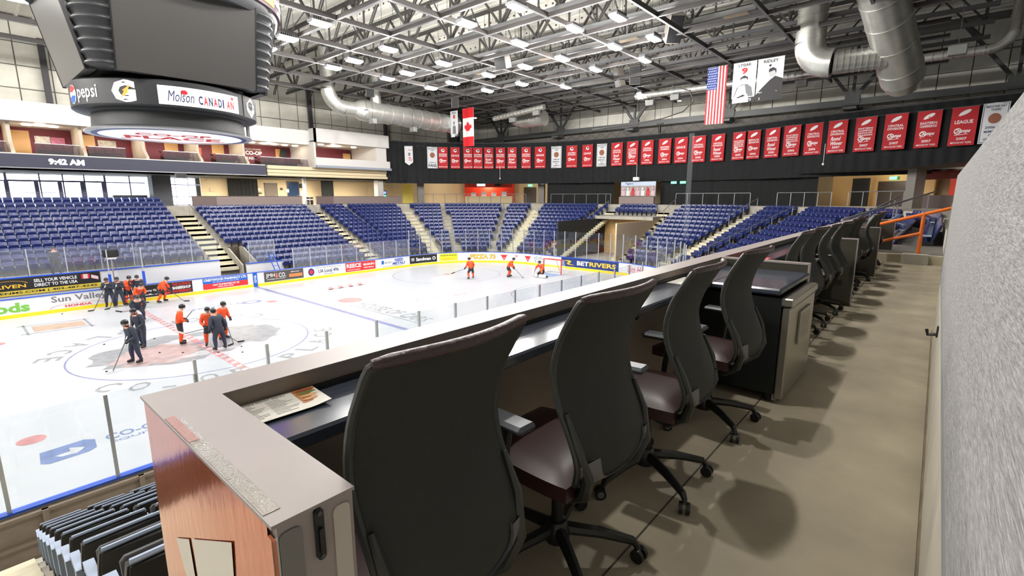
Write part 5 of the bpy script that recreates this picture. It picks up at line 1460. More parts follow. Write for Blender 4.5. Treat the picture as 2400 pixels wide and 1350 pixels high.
def player_banner(P, w, h, lab, name, num, years, kind):
    o, pf = cloth_banner('banner', lab, 'banner', P, FT, w, h, M_bwhite, kind, None, None, .02)
    q = MB(); put_text(q, name, (-.28*w, h*.89, .28*w, h*.96), pf, bold=.02); q.build('name_lettering', M_letter_black, o)
    if num: q = MB(); put_text(q, num, (-.13*w, h*.7, .13*w, h*.86), pf, bold=.05); q.build('number', M_letter_red, o)
    dark = mat('print_dark', rgb(52, 50, 52), .7)
    if kind == 1:
        q = MB(); put_poly(q, [(-.5*w, 0), (.5*w, 0), (.5*w, h*.12), (-.5*w, h*.12)], pf); q.build('bottom_band', dark, o)
        q = MB(); put_poly(q, [(-.42*w, h*.16), (-.3*w, h*.38), (-.1*w, h*.45), (.15*w, h*.45), (.34*w, h*.36), (.42*w, h*.14)], pf); q.build('jersey_print', M_pgrey, o)
        q = MB(); put_poly(q, ell(0, h*.55, .13*w, h*.09), pf); q.build('face_print', mat('print_light', rgb(190, 188, 188), .7), o)
        q = MB(); put_poly(q, [(-.15*w, h*.54), (-.16*w, h*.62), (0, h*.67), (.16*w, h*.62), (.15*w, h*.54), (.1*w, h*.6), (-.1*w, h*.6)], lambda u, v: pf(u, v)+Vector((-.006, 0, 0))); q.build('hair_print', dark, o)
        q = MB(); put_poly(q, [(-.3*w, h*.13), (0, h*.2), (.1*w, h*.16), (-.2*w, h*.12)], lambda u, v: pf(u, v)+Vector((-.006, 0, 0))); q.build('stick_print', dark, o)
    elif kind == 3:
        q = MB(); put_poly(q, [(-.5*w, 0), (.5*w, 0), (.5*w, h*.48), (.2*w, h*.56), (0, h*.48), (-.3*w, h*.3), (-.5*w, h*.16)], pf); q.build('suit_print', dark, o)
        q = MB(); put_poly(q, ell(.08*w, h*.64, .13*w, h*.1), lambda u, v: pf(u, v)+Vector((-.006, 0, 0))); q.build('face_print', MATS['print_light'], o)
        q = MB(); put_poly(q, [(-.06*w, h*.66), (-.05*w, h*.74), (.1*w, h*.77), (.22*w, h*.72), (.22*w, h*.62), (.16*w, h*.7)], lambda u, v: pf(u, v)+Vector((-.012, 0, 0))); put_poly(q, ell(-.02*w, h*.82, .05*w, h*.025), pf); put_poly(q, [(-.025*w, h*.76), (-.015*w, h*.76), (-.015*w, h*.86), (-.025*w, h*.86)], pf); q.build('hair_print', dark, o)
        q = MB(); put_text(q, 'THE VOICE OF THE TIGERS', (-.42*w, h*.19, .3*w, h*.22), lambda u, v: pf(u, v)+Vector((-.012, 0, 0))); q.build('caption', M_letter_white, o)
    else:
        q = MB(); put_poly(q, [(-.2*w, h*.12), (-.18*w, h*.4), (0, h*.46), (.2*w, h*.4), (.25*w, h*.12)], pf); put_poly(q, ell(-.02*w, h*.54, .1*w, h*.07), pf); q.build('player_print', M_pgrey, o)
        q = MB(); put_poly(q, [(-.5*w, 0), (.5*w, 0), (.5*w, h*.1), (-.5*w, h*.1)], pf); q.build('bottom_band', dark, o)
    q = MB(); put_text(q, years, (-.36*w, h*.03, .36*w if kind != 3 else 0, h*.09), lambda u, v: pf(u, v)+Vector((-.012, 0, 0)), bold=.02); q.build('year_lettering', M_letter_white, o)
player_banner((33.4, -12.7, 16.35), 1.62, 2.85, 'white banner with a printed player portrait and red nine', 'LYSIAK', '9', '1970-1973', 1)
player_banner((33.4, -14.45, 16.35), 1.72, 2.9, 'white banner with a printed man in a dark suit', 'RIDLEY', '', '1970-', 3)
player_banner((33.4, 18.95, 16.35), 1.25, 2.9, 'narrow white banner with a printed player and red eight beside the maple leaf flag', 'MCDONALD', '8', '1969-1973', 5)
# ================================================================ the counter and aisle in the foreground
def rel(x, y, drop): return (CAM.x + x, CAM.y + y, CAM.z - drop)
H, G, TB = 1.42, .53, .60
FZ = CAM.z - H
M_aisle = mat('aisle_concrete', rgb(160, 150, 130), .7, noise=.25, nscale=1.8, bump=.12, bscale=18)
M_guard = mat('guard_laminate', rgb(150, 141, 138), .42, noise=.05, nscale=3)
M_guardin = mat('guard_inner', rgb(158, 144, 132), .5, noise=.05)
M_table = mat('table_black', rgb(62, 68, 80), .16, noise=.1, nscale=8, spec=.6)  # black top painted blue-grey for the ceiling and ice it reflects
q = MB(); q.box(rel(-4, -.4, 6), rel(13.8, 1.58, H)); struct(q.build('floor', M_aisle), 'worn concrete aisle floor behind the counter')
q = MB(); q.box(rel(13.8, -.4, 6), rel(13.95, .95, H-.17)); q.box(rel(13.8, .95, 6), rel(13.95, 1.58, H-.17)); struct(q.build('trim_step', M_cream), 'pale step edge at the end of the aisle')
q = MB(); q.box(rel(13.95, -1.2, 6), rel(24, 1.6, H-.165)); struct(q.build('floor_ramp', mat('dark_ramp', rgb(96, 92, 86), .8, noise=.15)), 'dark floor beyond the aisle step')
# floor joint line
q = MB(); q.box(rel(-4, .795, H-.0002), rel(13.8, .803, H-.002)); struct(q.build('trim_floor_joint', mat('joint_dark', rgb(70, 64, 56), .9)), 'thin dark joint along the aisle floor')
# guard wall
GW = sroot('wall_counter', 'pale laminate counter wall between the aisle and the stand')
def slab_l(name, x0, x1, y0, y1, d0, d1, m, parent=GW, bev=.006):
    a, b = Vector(rel(x0, y0, d1)), Vector(rel(x1, y1, d0))
    q = MB(); q.cbox((a+b)/2, (b.x-a.x, b.y-a.y, b.z-a.z), bev=bev); return q.build(name, m, parent)
LT = [(.278, .762), (.43, .762), (.43, 1.425), (14.9, 1.425), (14.9, 1.575), (.278, 1.575)]
q = MB(); q.prism(LT, lambda u, v, t: rel(u, v, t), G+.007, G); q.build('wall_top', M_guard, GW)
slab_l('wall_core', .289, 14.9, 1.43, 1.572, G+.006, 3.2, M_guardin, bev=0)
slab_l('return_core', .288, .427, .766, 1.43, G+.006, 3.2, M_guard, bev=0)
# end face details: rounded recess panels, corner edges and the black latch
t = thing('door_latch', 'black flush latch handle on the end of the counter wall', 'latch', rel(.358, .766, .588))
fl = lambda u, v, d: Vector((u, -d, v))
def round_rect(w, h, r, n=5):
    out = []
    for cx, cy, a0 in ((w/2-r, h/2-r, 0), (-w/2+r, h/2-r, pi/2), (-w/2+r, -h/2+r, pi), (w/2-r, -h/2+r, 1.5*pi)):
        out += [(cx + r*math.cos(a0+pi/2*i/n), cy + r*math.sin(a0+pi/2*i/n)) for i in range(n+1)]
    return out
q = MB(); q.prism(round_rect(.016, .1, .0079), lambda u, v, d: fl(u, v, d), .0, .008); q.build('plate', M_black, t)
q = MB(); q.prism(round_rect(.009, .05, .004), lambda u, v, d: fl(u, v - .01, d), .008, .014); q.build('lever', mat('latch_gloss', rgb(20, 20, 22), .25), t)
for v in (-.042, .042):
    q = MB(); q.tube([fl(0, v, .008), fl(0, v, .011)], .0045, 10); q.build('screw', mat('screw_grey', rgb(90, 92, 94), .3, .9), t)
for (u0, u1, d0, mm) in ((.289, .328, .553, mat('recess_dark', rgb(118, 116, 114), .45)), (.386, .419, .553, mat('recess_pale', rgb(190, 182, 172), .45))):
    q = MB(); w = u1-u0; c = Vector(rel((u0+u1)/2, .766, d0+.55))
    q.prism(round_rect(w, 1.1, .012), lambda u, v, d: c + Vector((u, -d, v)), 0, .003); q.build('end_panel', mm, GW)
beam('edge_strip', rel(.284, .768, G+.03), rel(.284, .768, 2.2), .008, .008, M_alu, GW)
# copper vinyl on the outer face of the return
M_copper = mat('copper_vinyl', rgb(186, 84, 48), .13, .65, noise=.1, nscale=5, bump=.05, bscale=40, spec=.55, stretch=(1, 1, .25))
P0 = rel(.283, .762, 0)
VIN = thing('vinyl_wrap', 'glossy copper coloured vinyl sheet wrapped on the counter end', 'panel', (CAM.x + .286, CAM.y, CAM.z))
q = MB(); q.grid(lambda a, b: (-.004 - .0014*math.sin(a*9+b*3)*math.sin(b*14), .79 + a*.775, -(G+.008) - (1-b)*2.3), 14, 24); q.build('sheet', M_copper, VIN, True)
q = MB(); q.box((-.006, .764, -G-2.3), (-.001, .787, -G-.03)); q.build('corner_strip', mat('copper_light', rgb(206, 122, 88), .3), VIN)
lf = lambda u, v: Vector((-.0062, u, v))
q = MB(); put_poly(q, [(1.409, -.879), (1.284, -.819), (1.265, -1.0), (1.29, -1.06)], lf); put_poly(q, [(1.257, -.805), (.973, -.668), (1.03, -1.15), (1.235, -1.15)], lf); q.build('white_shape', mat('vinyl_white', rgb(214, 210, 200), .4), VIN)
o = MB(); o.box(rel(.281, .80, G-.001), rel(.31, 1.34, G+.0005)); tape = o.build('clear_tape', mat('clear_tape', rgb(146, 140, 130), .12, bump=.3, bscale=200)); tag(tape, 'strip of wrinkled clear tape along the counter end top', 'tape')
o = MB(); o.box(rel(.281, 1.18, G-.0015), rel(.302, 1.36, G)); tag(o.build('pink_tape', mat('pink_tape', rgb(170, 112, 102), .3, bump=.5, bscale=260)), 'patch of pinkish crinkled tape near the counter corner', 'tape')
# table tops in each bay
BAYS = [(.43, 4.50), (4.60, 7.66), (7.76, 10.85), (10.95, 14.8)]
BW2 = ['nearest bay', 'second bay', 'third bay', 'last bay']
for k, (a, b) in enumerate(BAYS):
    t = thing('drink_table', 'glossy black drink rail table top in the ' + BW2[k] + ' of the counter', 'table', (0, 0, 0))
    q = MB()
    pa = Vector(rel(a, 1.17, TB+.045)); pb = Vector(rel(b, 1.425, TB)); q.cbox((pa+pb)/2, pb-pa, bev=.008); q.build('slab', M_table, t)
    q = MB(); q.box(rel(a, 1.415, TB), rel(b, 1.427, TB-.018)); q.build('back_strip', M_black, t)
    for x in (a+.6, (a+b)/2, b-.4):
        beam('bracket', rel(x, 1.42, TB+.06), rel(x, 1.2, TB+.06), .03, .03, M_black, t)
# dividers
for k, (x, lab) in enumerate(((4.52, 'pale edged divider panel beside the fridge'), (7.68, 'dark divider panel after the second bay of chairs'), (10.87, 'dark divider panel after the third bay of chairs'), (14.85, 'dark divider panel at the far end of the counter'))):
    t = thing('divider_screen', lab, 'divider', (0, 0, 0))
    pa, pb = Vector(rel(x, .74, H)), Vector(rel(x+.06, 1.43, G+.012))
    q = MB(); q.cbox((pa+pb)/2, pb-pa, bev=.004); q.build('board', mat('divider_dark', rgb(60, 58, 50), .4), t)
    q = MB(); q.box(rel(x-.004, .736, G+.012), rel(x+.064, 1.43, G-.002)); q.build('cap', M_guard, t)
    q = MB(); q.box(rel(x-.003, .732, H), rel(x+.063, .742, G)); q.build('edge', M_guard, t)
# fridge
FR = thing('bar_fridge', 'black bodied under counter fridge with a stainless door', 'fridge', rel(3.6, .66, H))
M_fb = mat('fridge_black', rgb(26, 30, 30), .35)
M_ss = mat('stainless', rgb(160, 156, 146), .3, .75, noise=.06, nscale=3, stretch=(1, 1, .1))
q = MB(); q.box((0.0, .06, .07), (.86, .74, .75)); q.build('body', M_fb, FR)
q = MB(); q.cbox((.43, .03, .36), (.84, .055, .65), bev=.008); o = q.build('door', M_ss, FR)
q = MB(); q.box((.30, -.010, .40), (.62, .004, .60)); w_ = q.build('window', mat('fridge_glass', rgb(30, 32, 34), .15), o)
q = MB(); q.prism([(.28, .62), (.64, .62), (.62, .6), (.30, .6), (.30, .40), (.28, .38)], lambda u, v, d: Vector((u, d, v)), -.012, 0); q.build('handle_recess', M_ss, o)
q = MB(); q.cbox((.43, .03, .725), (.86, .08, .055), bev=.008); q.build('top_lip', M_ss, FR)
q = MB(); q.box((.02, .05, .685), (.84, .08, .70)); q.build('gap_strip', M_black, FR)
for x in (.06, .78):
    for y in (.1, .66):
        q = MB(); q.tube([(x, y, 0), (x, y, .07)], .025, 8); q.build('foot', M_black, FR)
q = MB(); q.box((.02, .04, .02), (.1, .07, .07)); q.build('grille_foot', M_ss, FR)
pa, pb = Vector(rel(3.55, .72, TB+.045)), Vector(rel(4.50, 1.18, TB))
q = MB(); q.cbox((pa+pb)/2, pb-pa, bev=.012); tag(q.build('fridge_counter', M_table), 'black counter slab above the bar fridge', 'counter')
# menu sheet
M_paper = mat('paper', rgb(222, 218, 210), .6)
MN = thing('menu_sheet', 'printed food menu lying on the black table top', 'menu', rel(.557, 1.358, TB-.004), rad(-1.5))
MN.scale = (1, .66, 1)
mz = lambda v: .003 + .012*max(0, (v+.095)/.19)
q = MB(); q.shell(lambda a, b: ((-.12 + a*.24, -.095 + b*.19, mz(-.095+b*.19) + .01*max(0, a-.8)*(1-b)*3), (0, 0, 1)), 12, 4, .0015); q.build('sheet', M_paper, MN)
q = MB()
put_text(q, "LOGE'S FOOD MENU", (-.10, .07, .03, .082), lambda u, v: Vector((u, v, mz(v)+.0012)))
rr = random.Random(4)
for k in range(11):
    for c in (-.112, -.03):
        L_ = .035 + .04*rr.random(); z = .055 - k*.0125
        put_poly(q, [(c, z), (c+L_, z), (c+L_, z+.003), (c, z+.003)], lambda u, v: Vector((u, v, mz(v)+.0012)))
q.build('lettering', L_grey, MN)
M_food = mat('burger_photo', rgb(196, 124, 62), .5, noise=.5, nscale=60)
q = MB(); put_poly(q, [(.052, -.045), (.119, -.045), (.119, .094), (.052, .094)], lambda u, v: Vector((u, v, mz(v)+.0016))); q.build('burger_picture', M_food, MN)
for j, (v, c) in enumerate(((.07, (150, 62, 26)), (.045, (104, 120, 46)), (.012, (226, 176, 118)), (-.02, (216, 150, 96)))):
    q = MB(); put_poly(q, ell(.086, v, .03, .012), lambda u, w: Vector((u, w, mz(w)+.002 + .0003*j))); q.build('picture_layer', mat('food_%d' % j, rgb(*c), .5, noise=.3, nscale=90), MN)
q = MB(); q.box(rel(3.3, 1.22, TB), rel(3.62, 1.4, TB-.003)); tag(q.build('paper_sheet', M_paper), 'white paper lying on the table near the fridge', 'paper')
q = MB(); q.box(rel(4.9, 1.2, TB), rel(5.35, 1.38, TB-.004)); tag(q.build('red_menu', mat('red_print', rgb(200, 70, 70), .5)), 'red printed card on the second bay table', 'menu')

# ---- office chairs
M_mesh = mat('chair_mesh', rgb(38, 41, 37), .7, noise=.12, nscale=90, bump=.25, bscale=500)
M_cframe = mat('chair_frame', rgb(44, 47, 44), .4)
M_crim = mat('chair_rim', rgb(104, 103, 107), .4)
M_leather = mat('chair_leather', rgb(52, 29, 29), .4, noise=.1, nscale=20)
M_topedge = mat('chair_top_pad', rgb(66, 50, 48), .36, noise=.12, nscale=25, bump=.2, bscale=60)
M_cblack = mat('chair_black', rgb(22, 23, 23), .4)
PROF = [(-.215, .45), (-.268, .505), (-.285, .575), (-.255, .665), (-.208, .765), (-.188, .865), (-.212, .975), (-.262, 1.07), (-.292, 1.12)]
def prof(v):
    t = v*(len(PROF)-1); i = min(int(t), len(PROF)-2); f = t - i
    def c(j): return PROF[max(0, min(len(PROF)-1, j))]
    out = []
    for k in range(2):
        p0, p1, p2, p3 = c(i-1)[k], c(i)[k], c(i+1)[k], c(i+2)[k]
        out.append(.5*((2*p1) + (-p0+p2)*f + (2*p0-5*p1+4*p2-p3)*f*f + (-p0+3*p1-3*p2+p3)*f**3))
    return out
def half_w(v):
    w = .215 + .018*v
    if v < .2: w *= math.sqrt(max(0, 1 - ((.2-v)/.205)**2.2))*.98 + .02
    if v > .94: w -= .03*((v-.94)/.06)**2
    return max(w, .03)
def SB_(u, v, inset=0.0, back=0.0):
    y, z = prof(v); w = half_w(v) - inset
    return Vector((u*w, y + .045*u*u - back, z))
def make_chair():
    t = thing('office_chair', 'chair', 'chair')
    q = MB(); q.shell(lambda a, b: (SB_(2*a-1, .04+.94*b), Vector((0, 1, .15)).normalized()), 12, 24, .010); q.build('back_mesh', M_mesh, t, True)
    bord = [SB_(-1, v/24) for v in range(24, -1, -1)] + [SB_(u/3, 0) for u in range(-2, 3)] + [SB_(1, v/24) for v in range(0, 25)]
    q = MB(); q.tube(bord, [.011]*len(bord), 8)
    q.shell(lambda a, b: (SB_((2*a-1), .0+.22*b) + Vector((0, -.012, 0)), Vector((0, 1, .2)).normalized()), 8, 2, .006) if False else None
    q.build('back_frame', M_cframe, t, True)
    # broad pale rim round the bottom
    rim = MB()
    n = 20
    def rimp(k, inner):
        a = pi + pi*k/n
        u = math.cos(a); vv = .26*(1+math.sin(a))
        p = SB_(u*(1.0 if not inner else .66), vv + (.10*(1-abs(u)) + .02 if inner else 0))
        return p + Vector((0, -.016, 0))
    vs = []
    for k in range(n+1):
        o_, i_ = rimp(k, False), rimp(k, True)
        vs += [o_, i_, i_ + Vector((0, .01, 0)), o_ + Vector((0, .01, 0))]
    fs = []
    for k in range(n):
        for j in range(4): fs.append((4*k+j, 4*k+(j+1) % 4, 4*k+4+(j+1) % 4, 4*k+4+j))
    rim.add(vs, fs); rim.build('back_rim', M_crim, t, True)
    q = MB(); q.tube([SB_(u/8, .985 - .02*(abs(u)/8)**4) + Vector((0, -.004, .008)) for u in range(-8, 9)], [.010]+[.014]*15+[.010], 10); q.build('top_pad', M_topedge, t, True)
    # seat
    q = MB()
    def top(a, b):
        x, y = (a-.5)*.48, -.20 + b*.47
        e = max(abs(2*a-1)**4, abs(2*b-1)**5)
        return (x*(1 - .08*abs(2*b-1)**3), y, .485 - .03*e + .008*math.sin(b*pi)), (0, 0, 1)
    q.shell(top, 12, 12, .055); q.build('seat', M_leather, t, True)
    q = MB(); q.cbox((0, .03, .437), (.42, .40, .03), bev=.012); q.build('seat_pan', M_crim, t)
    q = MB(); q.cbox((0, .0, .40), (.2, .26, .07), bev=.015); q.build('tilt_mechanism', M_cblack, t)
    for s in (-1, 1):
        q = MB(); q.tube([(s*.06, -.03, .375), (s*.12, -.15, .385), (s*.165, -.235, .45), (s*.19, -.262, .53), (s*.212, -.235, .64), (s*.214, -.19, .74)], [.022, .024, .023, .02, .016, .008], 8); q.build('back_strut', M_cframe, t, True)
        q = MB(); q.tube([(s*.14, .02, .42), (s*.27, .02, .44), (s*.29, .02, .52), (s*.285, .0, .66)], [.018, .018, .02, .018], 8); arm = q.build('arm_post', M_cblack, t, True)
        q = MB(); q.cbox((s*.28, .03, .675), (.085, .24, .03), bev=.012); q.build('arm_pad', mat('arm_pad_grey', rgb(64, 68, 74), .35), t)
    q = MB(); q.tube([(0, 0, .13), (0, 0, .40)], .024, 12); q.build('gas_column', M_cblack, t, True)
    q = MB(); q.lathe([(0, .07), (.05, .075), (.055, .13), (.035, .16), (0, .16)], n=14); q.build('hub', M_cblack, t, True)
    for k in range(5):
        a = 2*pi*k/5 + .35
        c, s = math.cos(a), math.sin(a)
        q = MB(); q.tube([(c*.03, s*.03, .125), (c*.17, s*.17, .112), (c*.30, s*.30, .083), (c*.315, s*.315, .06)], [.026, .022, .017, .013], 8); q.build('base_leg', M_cblack, t, True)
        w = MB(); ca = a + .9
        ax = Vector((math.cos(ca), math.sin(ca), 0)); ctr = Vector((c*.315, s*.315, .028)) + ax.cross(Vector((0, 0, 1)))*.012
        for sd in (-1, 1): w.tube([ctr + ax*(sd*.008), ctr + ax*(sd*.024)], .0275, 14)
        w.tube([ctr + Vector((0, 0, .015)), Vector((c*.315, s*.315, .065))], .011, 6)
        o = w.build('caster', M_cblack, t, True)
        w = MB(); w.tube([ctr + ax*.0235, ctr + ax*.0265], .017, 12); w.build('hub_cap', M_crim, o, True)
    return t
proto = make_chair()
CH = [(.69, 1.0, 2, 'nearest office chair, black mesh back filling the foreground beside the copper panel'),
      (1.43, 1.0, -2, 'second office chair along the counter, with maroon seat'),
      (2.19, .99, 4, 'third office chair along the counter'),
      (3.06, 1.0, -3, 'fourth office chair along the counter, just before the fridge'),
      (4.95, 1.1, 3, 'first office chair after the fridge divider'), (5.67, 1.09, -4, 'second office chair after the fridge divider'),
      (6.38, 1.08, 2, 'third office chair after the fridge divider'), (7.15, 1.06, -2, 'fourth office chair after the fridge divider'),
      (8.15, 1.1, 4, 'first office chair in the third bay of the counter'), (8.88, 1.09, -3, 'second office chair in the third bay of the counter'), (9.65, 1.12, 2, 'third office chair in the third bay of the counter'), (10.35, 1.05, 6, 'fourth office chair in the third bay of the counter'),
      (11.45, 1.1, -5, 'first office chair in the last bay of the counter'), (12.2, 1.1, 4, 'second office chair in the last bay of the counter'), (12.98, 1.1, 5, 'last office chair at the far end of the counter')]
for k, (x, y, a, lab) in enumerate(CH):
    o = proto if k == 0 else copy_tree(proto)
    o.location = rel(x, y, H); o.rotation_euler = (0, 0, rad(a)); o['label'] = lab; o['group'] = 'office chairs along the counter'
# ---- fabric covered wall beside the camera
M_fabric = mat('woven_fabric', rgb(142, 141, 140), .85, noise=.4, nscale=170, bump=.35, bscale=200, stretch=(.16, 1, 1))
FW = sroot('wall_fabric', 'grey woven fabric wall panel close on the right')
q = MB()
x1, r_ = 6.6, .22
out = [(-3, -.74), (x1-.03, -.74), (x1, -.70)] + [(x1-r_+r_*math.cos(a), .205-r_+r_*math.sin(a)) for a in [i*pi/16 for i in range(9)]] + [(-3, .205)]
q.prism(out, lambda u, v, d: (CAM.x+u, CAM.y+d, CAM.z+v), -.26, -.10)
q.build('fabric_panel', M_fabric, FW)
q = MB(); q.box(rel(-3, -.104, .80), rel(6.5, -.099, .74)); q.build('edge_trim', mat('trim_grey', rgb(132, 136, 138), .5), FW)
q = MB(); q.box(rel(-3, -.25, H), rel(6.62, -.106, .74)); q.build('lower_wall', mat('pale_panel', rgb(196, 190, 176), .55, noise=.12, nscale=2), FW)
q = MB(); q.box(rel(-3, -.115, H), rel(6.62, -.098, H-.05)); q.build('base_strip', mat('base_dirty', rgb(120, 108, 88), .8, noise=.3, nscale=6), FW)
q = MB(); q.box(rel(6.6, -.13, .76), rel(6.63, -.095, .06)); q.build('corner_edge', M_alu, FW)
t = thing('coat_hook', 'small dark hook on the lower wall beside the aisle', 'hook', rel(4.6, -.10, .98))
q = MB(); q.tube([(0, 0, 0), (0, .05, -.01), (0, .06, .03)], .012, 6); q.build('prong', M_black, t, True); q = MB(); q.cbox((0, 0, .02), (.04, .01, .08)); q.build('plate', M_black, t)
q = MB(); q.box(rel(6.7, -.5, H), rel(14, -.35, -.2)); struct(q.build('wall_aisle', M_darkwall), 'dark wall along the far part of the aisle')
# ---- orange railing on its plinth
M_orange = mat('orange_paint', rgb(232, 112, 30), .4)
t = thing('orange_railing', 'bright orange stair railing at the end of the aisle', 'railing', rel(13.7, .22, H))
q = MB(); q.tube([(0, 0, .225), (0, 0, 1.08)], .035, 8); q.build('post', M_orange, t, True)
q = MB(); q.tube([(.15, 0, .225), (.15, 0, 1.08)], .03, 8); q.build('post', M_orange, t, True)
q = MB(); q.tube([(.1, -.45, 1.2), (0, 0, 1.06), (-.1, 1.6, .55)], .035, 8); q.build('top_rail', M_orange, t, True)
q = MB(); q.tube([(0, 0, .66), (-.1, 1.6, .16)], .03, 8); q.build('mid_rail', M_orange, t, True)
q = MB(); q.cbox(Vector(rel(13.6, .26, H-.1)), (.3, .46, .24), bev=.01); tag(q.build('concrete_plinth', M_concrete), 'concrete block under the orange railing', 'plinth')
for k, (p0, p1, lab) in enumerate((((7.5, -23.0, 6.0), (16.5, -24.6, 6.75), 'grey handrail behind the orange railing'), ((8.4, -22.6, 5.6), (17, -23.6, 6.6), 'second grey handrail behind the orange railing'))):
    t = thing('handrail', lab, 'handrail', (0, 0, 0)); q = MB(); q.tube([p0, p1], .03, 6); q.build('rail', RAILM, t)
    for f in (.1, .5, .9):
        p = Vector(p0).lerp(Vector(p1), f); beam('post', p, (p.x, p.y, p.z-1.0), .04, .04, RAILM, t)
q = MB(); q.tube([(8.35, -23.4, 5.5), (11.0, -23.95, 6.0)], .09, 8); tag(q.build('blue_pipe', mat('pipe_blue', rgb(92, 110, 150), .5)), 'blue padded pipe rising behind the orange railing', 'pipe')

# ---- downlights over the counter (they cast the chair shadows on the aisle)
for k, x in enumerate((-4.7, 1.2, 7.2)):
    t = thing('counter_downlight', 'round downlight hung over the counter above the picture', 'light', (x, -21.7, 13.2), 0, 'downlights over the counter')
    q = MB(); q.lathe([(0, .35), (.12, .34), (.16, .1), (.24, -.02)], n=18); q.build('shade', M_black, t, True)
    q = MB(); q.lathe([(0, .0), (.2, .01)], n=18); q.build('lens', M_lamp, t)
    beam('rod', (0, 0, .34), (0, 0, 7.3), .03, .03, M_steel, t)
    l = bpy.data.lights.new('counter_lamp', 'SPOT'); l.energy = AISLE_WATTS; l.spot_size = rad(110); l.spot_blend = .5; l.shadow_soft_size = .12; l.color = (1, .96, .88)
    o = bpy.data.objects.new('counter_lamp', l); COL.objects.link(o); o.parent = t; o.location = (0, 0, -.06)
# ================================================================ players
M_orangej = mat('jersey_orange', rgb(236, 84, 34), .75, noise=.08, nscale=8)
M_darkj = mat('jersey_navy', rgb(46, 52, 66), .75, noise=.1, nscale=8)
M_pant = mat('pants_black', rgb(40, 42, 48), .7)
M_skin = mat('skin', rgb(222, 170, 146), .6)
M_sockd = mat('sock_navy', rgb(48, 52, 74), .8)
M_glove = mat('glove_dark', rgb(34, 36, 44), .6)
M_skate = mat('skate_black', rgb(30, 28, 30), .45)
M_helm = mat('helmet_black', rgb(28, 30, 34), .25)
M_stick = mat('stick_grey', rgb(72, 70, 72), .4)
M_tape = mat('stick_tape', rgb(34, 34, 36), .7)
M_hair = mat('hair_brown', rgb(70, 48, 34), .8)
# shared bits
q = MB()
q.lathe([(0, .135), (.05, .128), (.09, .10), (.115, .05), (.12, 0), (.117, -.035), (.10, -.06)], n=18)
q.v = [(x*.92, y*1.12 + .0, z - (.035 if y > .03 and z < .0 else 0)*0) for x, y, z in q.v]
HELM = q.mesh('helmet', M_helm, True)
q = MB(); q.grid(lambda a, b: (.112*math.sin((a-.5)*2.4), .125*math.cos((a-.5)*2.4)+.012, -.005-.075*b), 8, 2); VISOR = q.mesh('visor', glass_mat('visor_clear', (.9, .92, .95, 1), .1, .02, .08), True)
q = MB(); q.cbox((0, .02, .055), (.085, .26, .11), bev=.03); q.cbox((0, -.07, .13), (.09, .10, .09), bev=.03); SK_BOOT = q.mesh('boot', M_skate)
q = MB(); q.cbox((0, .02, .0), (.03, .24, .03), bev=.006); SK_HOLD = q.mesh('holder', M_white)
q = MB(); q.prism([(-.12, -.045), (.15, -.045), (.17, -.025), (.15, -.012), (-.11, -.012)], lambda u, v, d: Vector((d, u+.01, v)), -.003, .003); SK_STEEL = q.mesh('steel', M_alu)
q = MB()     # glove: cuff, palm, four curled fingers and a thumb; local -z is down the hand, grip axis x
q.cbox((0, 0, .05), (.11, .10, .10), bev=.025); q.cbox((0, .01, -.035), (.10, .065, .09), bev=.02)
for k in range(4):
    x = -.036 + .024*k; L = (.92, 1.0, .97, .82)[k]
    q.tube([(x, .0, -.07), (x, .035, -.095*L), (x, .062, -.075*L), (x, .058, -.045)], [.0135, .013, .012, .010], 6)
q.tube([(-.05, .0, -.03), (-.066, .035, -.05), (-.05, .062, -.06)], [.015, .014, .011], 6)
GLOVE = q.mesh('glove', M_glove, True)
JOBS = []
def player(pos, yaw, joints, colour, label, stick=None, tape=None, legs=None, helm=True, pads=False, hair=False):
    JOBS.append((pos, yaw, joints, colour, label, stick, tape, legs, pads, hair))
def stand(lean=.0, crouch=.0, spread=.17, step=0.0, armL=None, armR=None, turn=0.0, headpitch=0.0):
    """joint positions in metres; x right, y forward, z up"""
    hz = .98 - crouch
    chest_y = .05 + lean*.55; chest_z = hz + .40*math.cos(lean*1.1)
    J = {'pelvis': (0, -crouch*.5, hz), 'waist': (0, -crouch*.3 + lean*.15, hz+.16), 'chest': (0, chest_y-crouch*.4, chest_z), 'neck': (0, chest_y+.05+lean*.18-crouch*.4, chest_z+.17*math.cos(lean)),
         'head': (0, chest_y+.09+lean*.22-crouch*.4, chest_z+.30-lean*.06)}
    cy = chest_y - crouch*.4
    J['shL'] = (-.21, cy, chest_z+.08); J['shR'] = (.21, cy, chest_z+.08)
    aL = armL or ((-.30, cy+.02, chest_z-.20), (-.24, cy+.20, chest_z-.38)); aR = armR or ((.30, cy+.02, chest_z-.20), (.24, cy+.20, chest_z-.38))
    J['elL'], J['haL'] = aL; J['elR'], J['haR'] = aR
    J['hiL'] = (-.11, -crouch*.5, hz-.08); J['hiR'] = (.11, -crouch*.5, hz-.08)
    J['knL'] = (-spread, .04+crouch*.6+step*.5, .54-crouch*.25); J['knR'] = (spread, .04+crouch*.6-step*.5, .54-crouch*.25)
    J['anL'] = (-spread*1.05, -.02+step, .17); J['anR'] = (spread*1.05, -.02-step, .17)
    J['toL'] = (-spread*1.12, .14+step, .115); J['toR'] = (spread*1.12, .14-step, .115)
    return J
RADII = {'pelvis': .175, 'waist': .165, 'chest': .205, 'neck': .07, 'head': .105, 'shL': .115, 'shR': .115, 'elL': .082, 'elR': .082, 'haL': .05, 'haR': .05, 'hiL': .13, 'hiR': .13, 'knL': .10, 'knR': .10, 'anL': .062, 'anR': .062, 'toL': .05, 'toR': .05}
